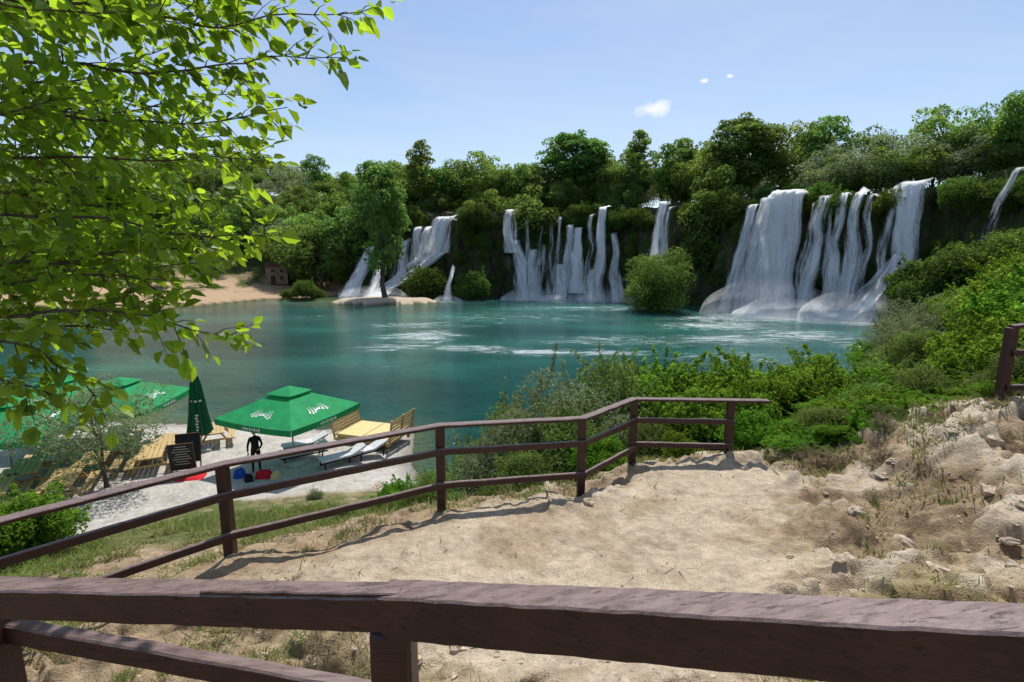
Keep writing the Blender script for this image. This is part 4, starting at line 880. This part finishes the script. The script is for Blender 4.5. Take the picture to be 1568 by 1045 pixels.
# ------------------------------------------------------------------ light, sky, camera
sd=Vector((.11,.46,1.0)).normalized()
sun=bpy.data.lights.new('sun','SUN'); sun.energy=5.0; sun.angle=math.radians(.5); sun.color=(1,.965,.90)
so=bpy.data.objects.new('sun',sun); scene.collection.objects.link(so); so.rotation_euler=sd.to_track_quat('Z','Y').to_euler()
w=bpy.data.worlds.new('World'); scene.world=w; w.use_nodes=True; nt=w.node_tree; nt.nodes.clear()
N=lambda t:nt.nodes.new(t); out=N('ShaderNodeOutputWorld'); bg=N('ShaderNodeBackground'); sky=N('ShaderNodeTexSky'); sky.sky_type='NISHITA'; sky.sun_disc=False
sky.sun_elevation=math.asin(sd.z); sky.sun_rotation=math.atan2(sd.x,sd.y); sky.altitude=100; sky.air_density=1.; sky.dust_density=.8; sky.ozone_density=1.4
bg.inputs[1].default_value=.15
tc=N('ShaderNodeTexCoord'); mp=N('ShaderNodeMapping'); mp.inputs['Scale'].default_value=(1.,1.6,5); nt.links.new(tc.outputs['Generated'],mp.inputs[0])
nz=N('ShaderNodeTexNoise'); nz.inputs['Scale'].default_value=1.6; nz.inputs['Detail'].default_value=6; nz.inputs['Distortion'].default_value=.6; nt.links.new(mp.outputs[0],nz.inputs['Vector'])
rp=N('ShaderNodeValToRGB'); rp.color_ramp.elements[0].position=.42; rp.color_ramp.elements[0].color=(.02,.02,.02,1); rp.color_ramp.elements[1].position=.8; rp.color_ramp.elements[1].color=(.45,.45,.45,1); nt.links.new(nz.outputs['Fac'],rp.inputs[0])
mx=N('ShaderNodeMix'); mx.data_type='RGBA'; nt.links.new(rp.outputs[0],mx.inputs[0]); nt.links.new(sky.outputs[0],mx.inputs[6]); mx.inputs[7].default_value=(4.8,5.1,5.7,1)
last=mx.outputs[2]
for (d,size,seed) in [((.279,1.06,.281),.034,0),((.375,1.069,.336),.009,3),((.425,1.07,.345),.006,5),((-.66,1.04,.195),.028,7)]:
    v=Vector(d).normalized(); sb=N('ShaderNodeVectorMath'); sb.operation='SUBTRACT'; nt.links.new(tc.outputs['Generated'],sb.inputs[0]); sb.inputs[1].default_value=v
    ml=N('ShaderNodeVectorMath'); ml.operation='MULTIPLY'; ml.inputs[1].default_value=(1,1,2.1); nt.links.new(sb.outputs[0],ml.inputs[0])
    ln=N('ShaderNodeVectorMath'); ln.operation='LENGTH'; nt.links.new(ml.outputs[0],ln.inputs[0])
    n2=N('ShaderNodeTexNoise'); n2.inputs['Scale'].default_value=38; n2.inputs['Detail'].default_value=5; nt.links.new(tc.outputs['Generated'],n2.inputs['Vector'])
    a=N('ShaderNodeMath'); a.operation='DIVIDE'; nt.links.new(ln.outputs['Value'],a.inputs[0]); a.inputs[1].default_value=size
    b=N('ShaderNodeMath'); b.operation='MULTIPLY_ADD'; nt.links.new(n2.outputs['Fac'],b.inputs[0]); b.inputs[1].default_value=1.8; b.inputs[2].default_value=.1
    c=N('ShaderNodeMath'); c.operation='SUBTRACT'; c.use_clamp=True; nt.links.new(b.outputs[0],c.inputs[0]); nt.links.new(a.outputs[0],c.inputs[1])
    c2=N('ShaderNodeMath'); c2.operation='MULTIPLY'; c2.use_clamp=True; c2.inputs[1].default_value=1.5; nt.links.new(c.outputs[0],c2.inputs[0])
    m2=N('ShaderNodeMix'); m2.data_type='RGBA'; nt.links.new(c2.outputs[0],m2.inputs[0]); nt.links.new(last,m2.inputs[6]); m2.inputs[7].default_value=(6.6,6.8,7.0,1); last=m2.outputs[2]
nt.links.new(last,bg.inputs[0]); nt.links.new(bg.outputs[0],out.inputs[0])
cam=bpy.data.cameras.new('camera'); cam.lens=18; cam.sensor_width=36; cam.clip_start=.02; cam.clip_end=6000
co=bpy.data.objects.new('camera',cam); scene.collection.objects.link(co); co.location=(0,0,9); co.rotation_euler=(math.radians(80.5),0,0); scene.camera=co
scene.view_settings.view_transform='Standard'; scene.view_settings.look='None'; scene.view_settings.exposure=0
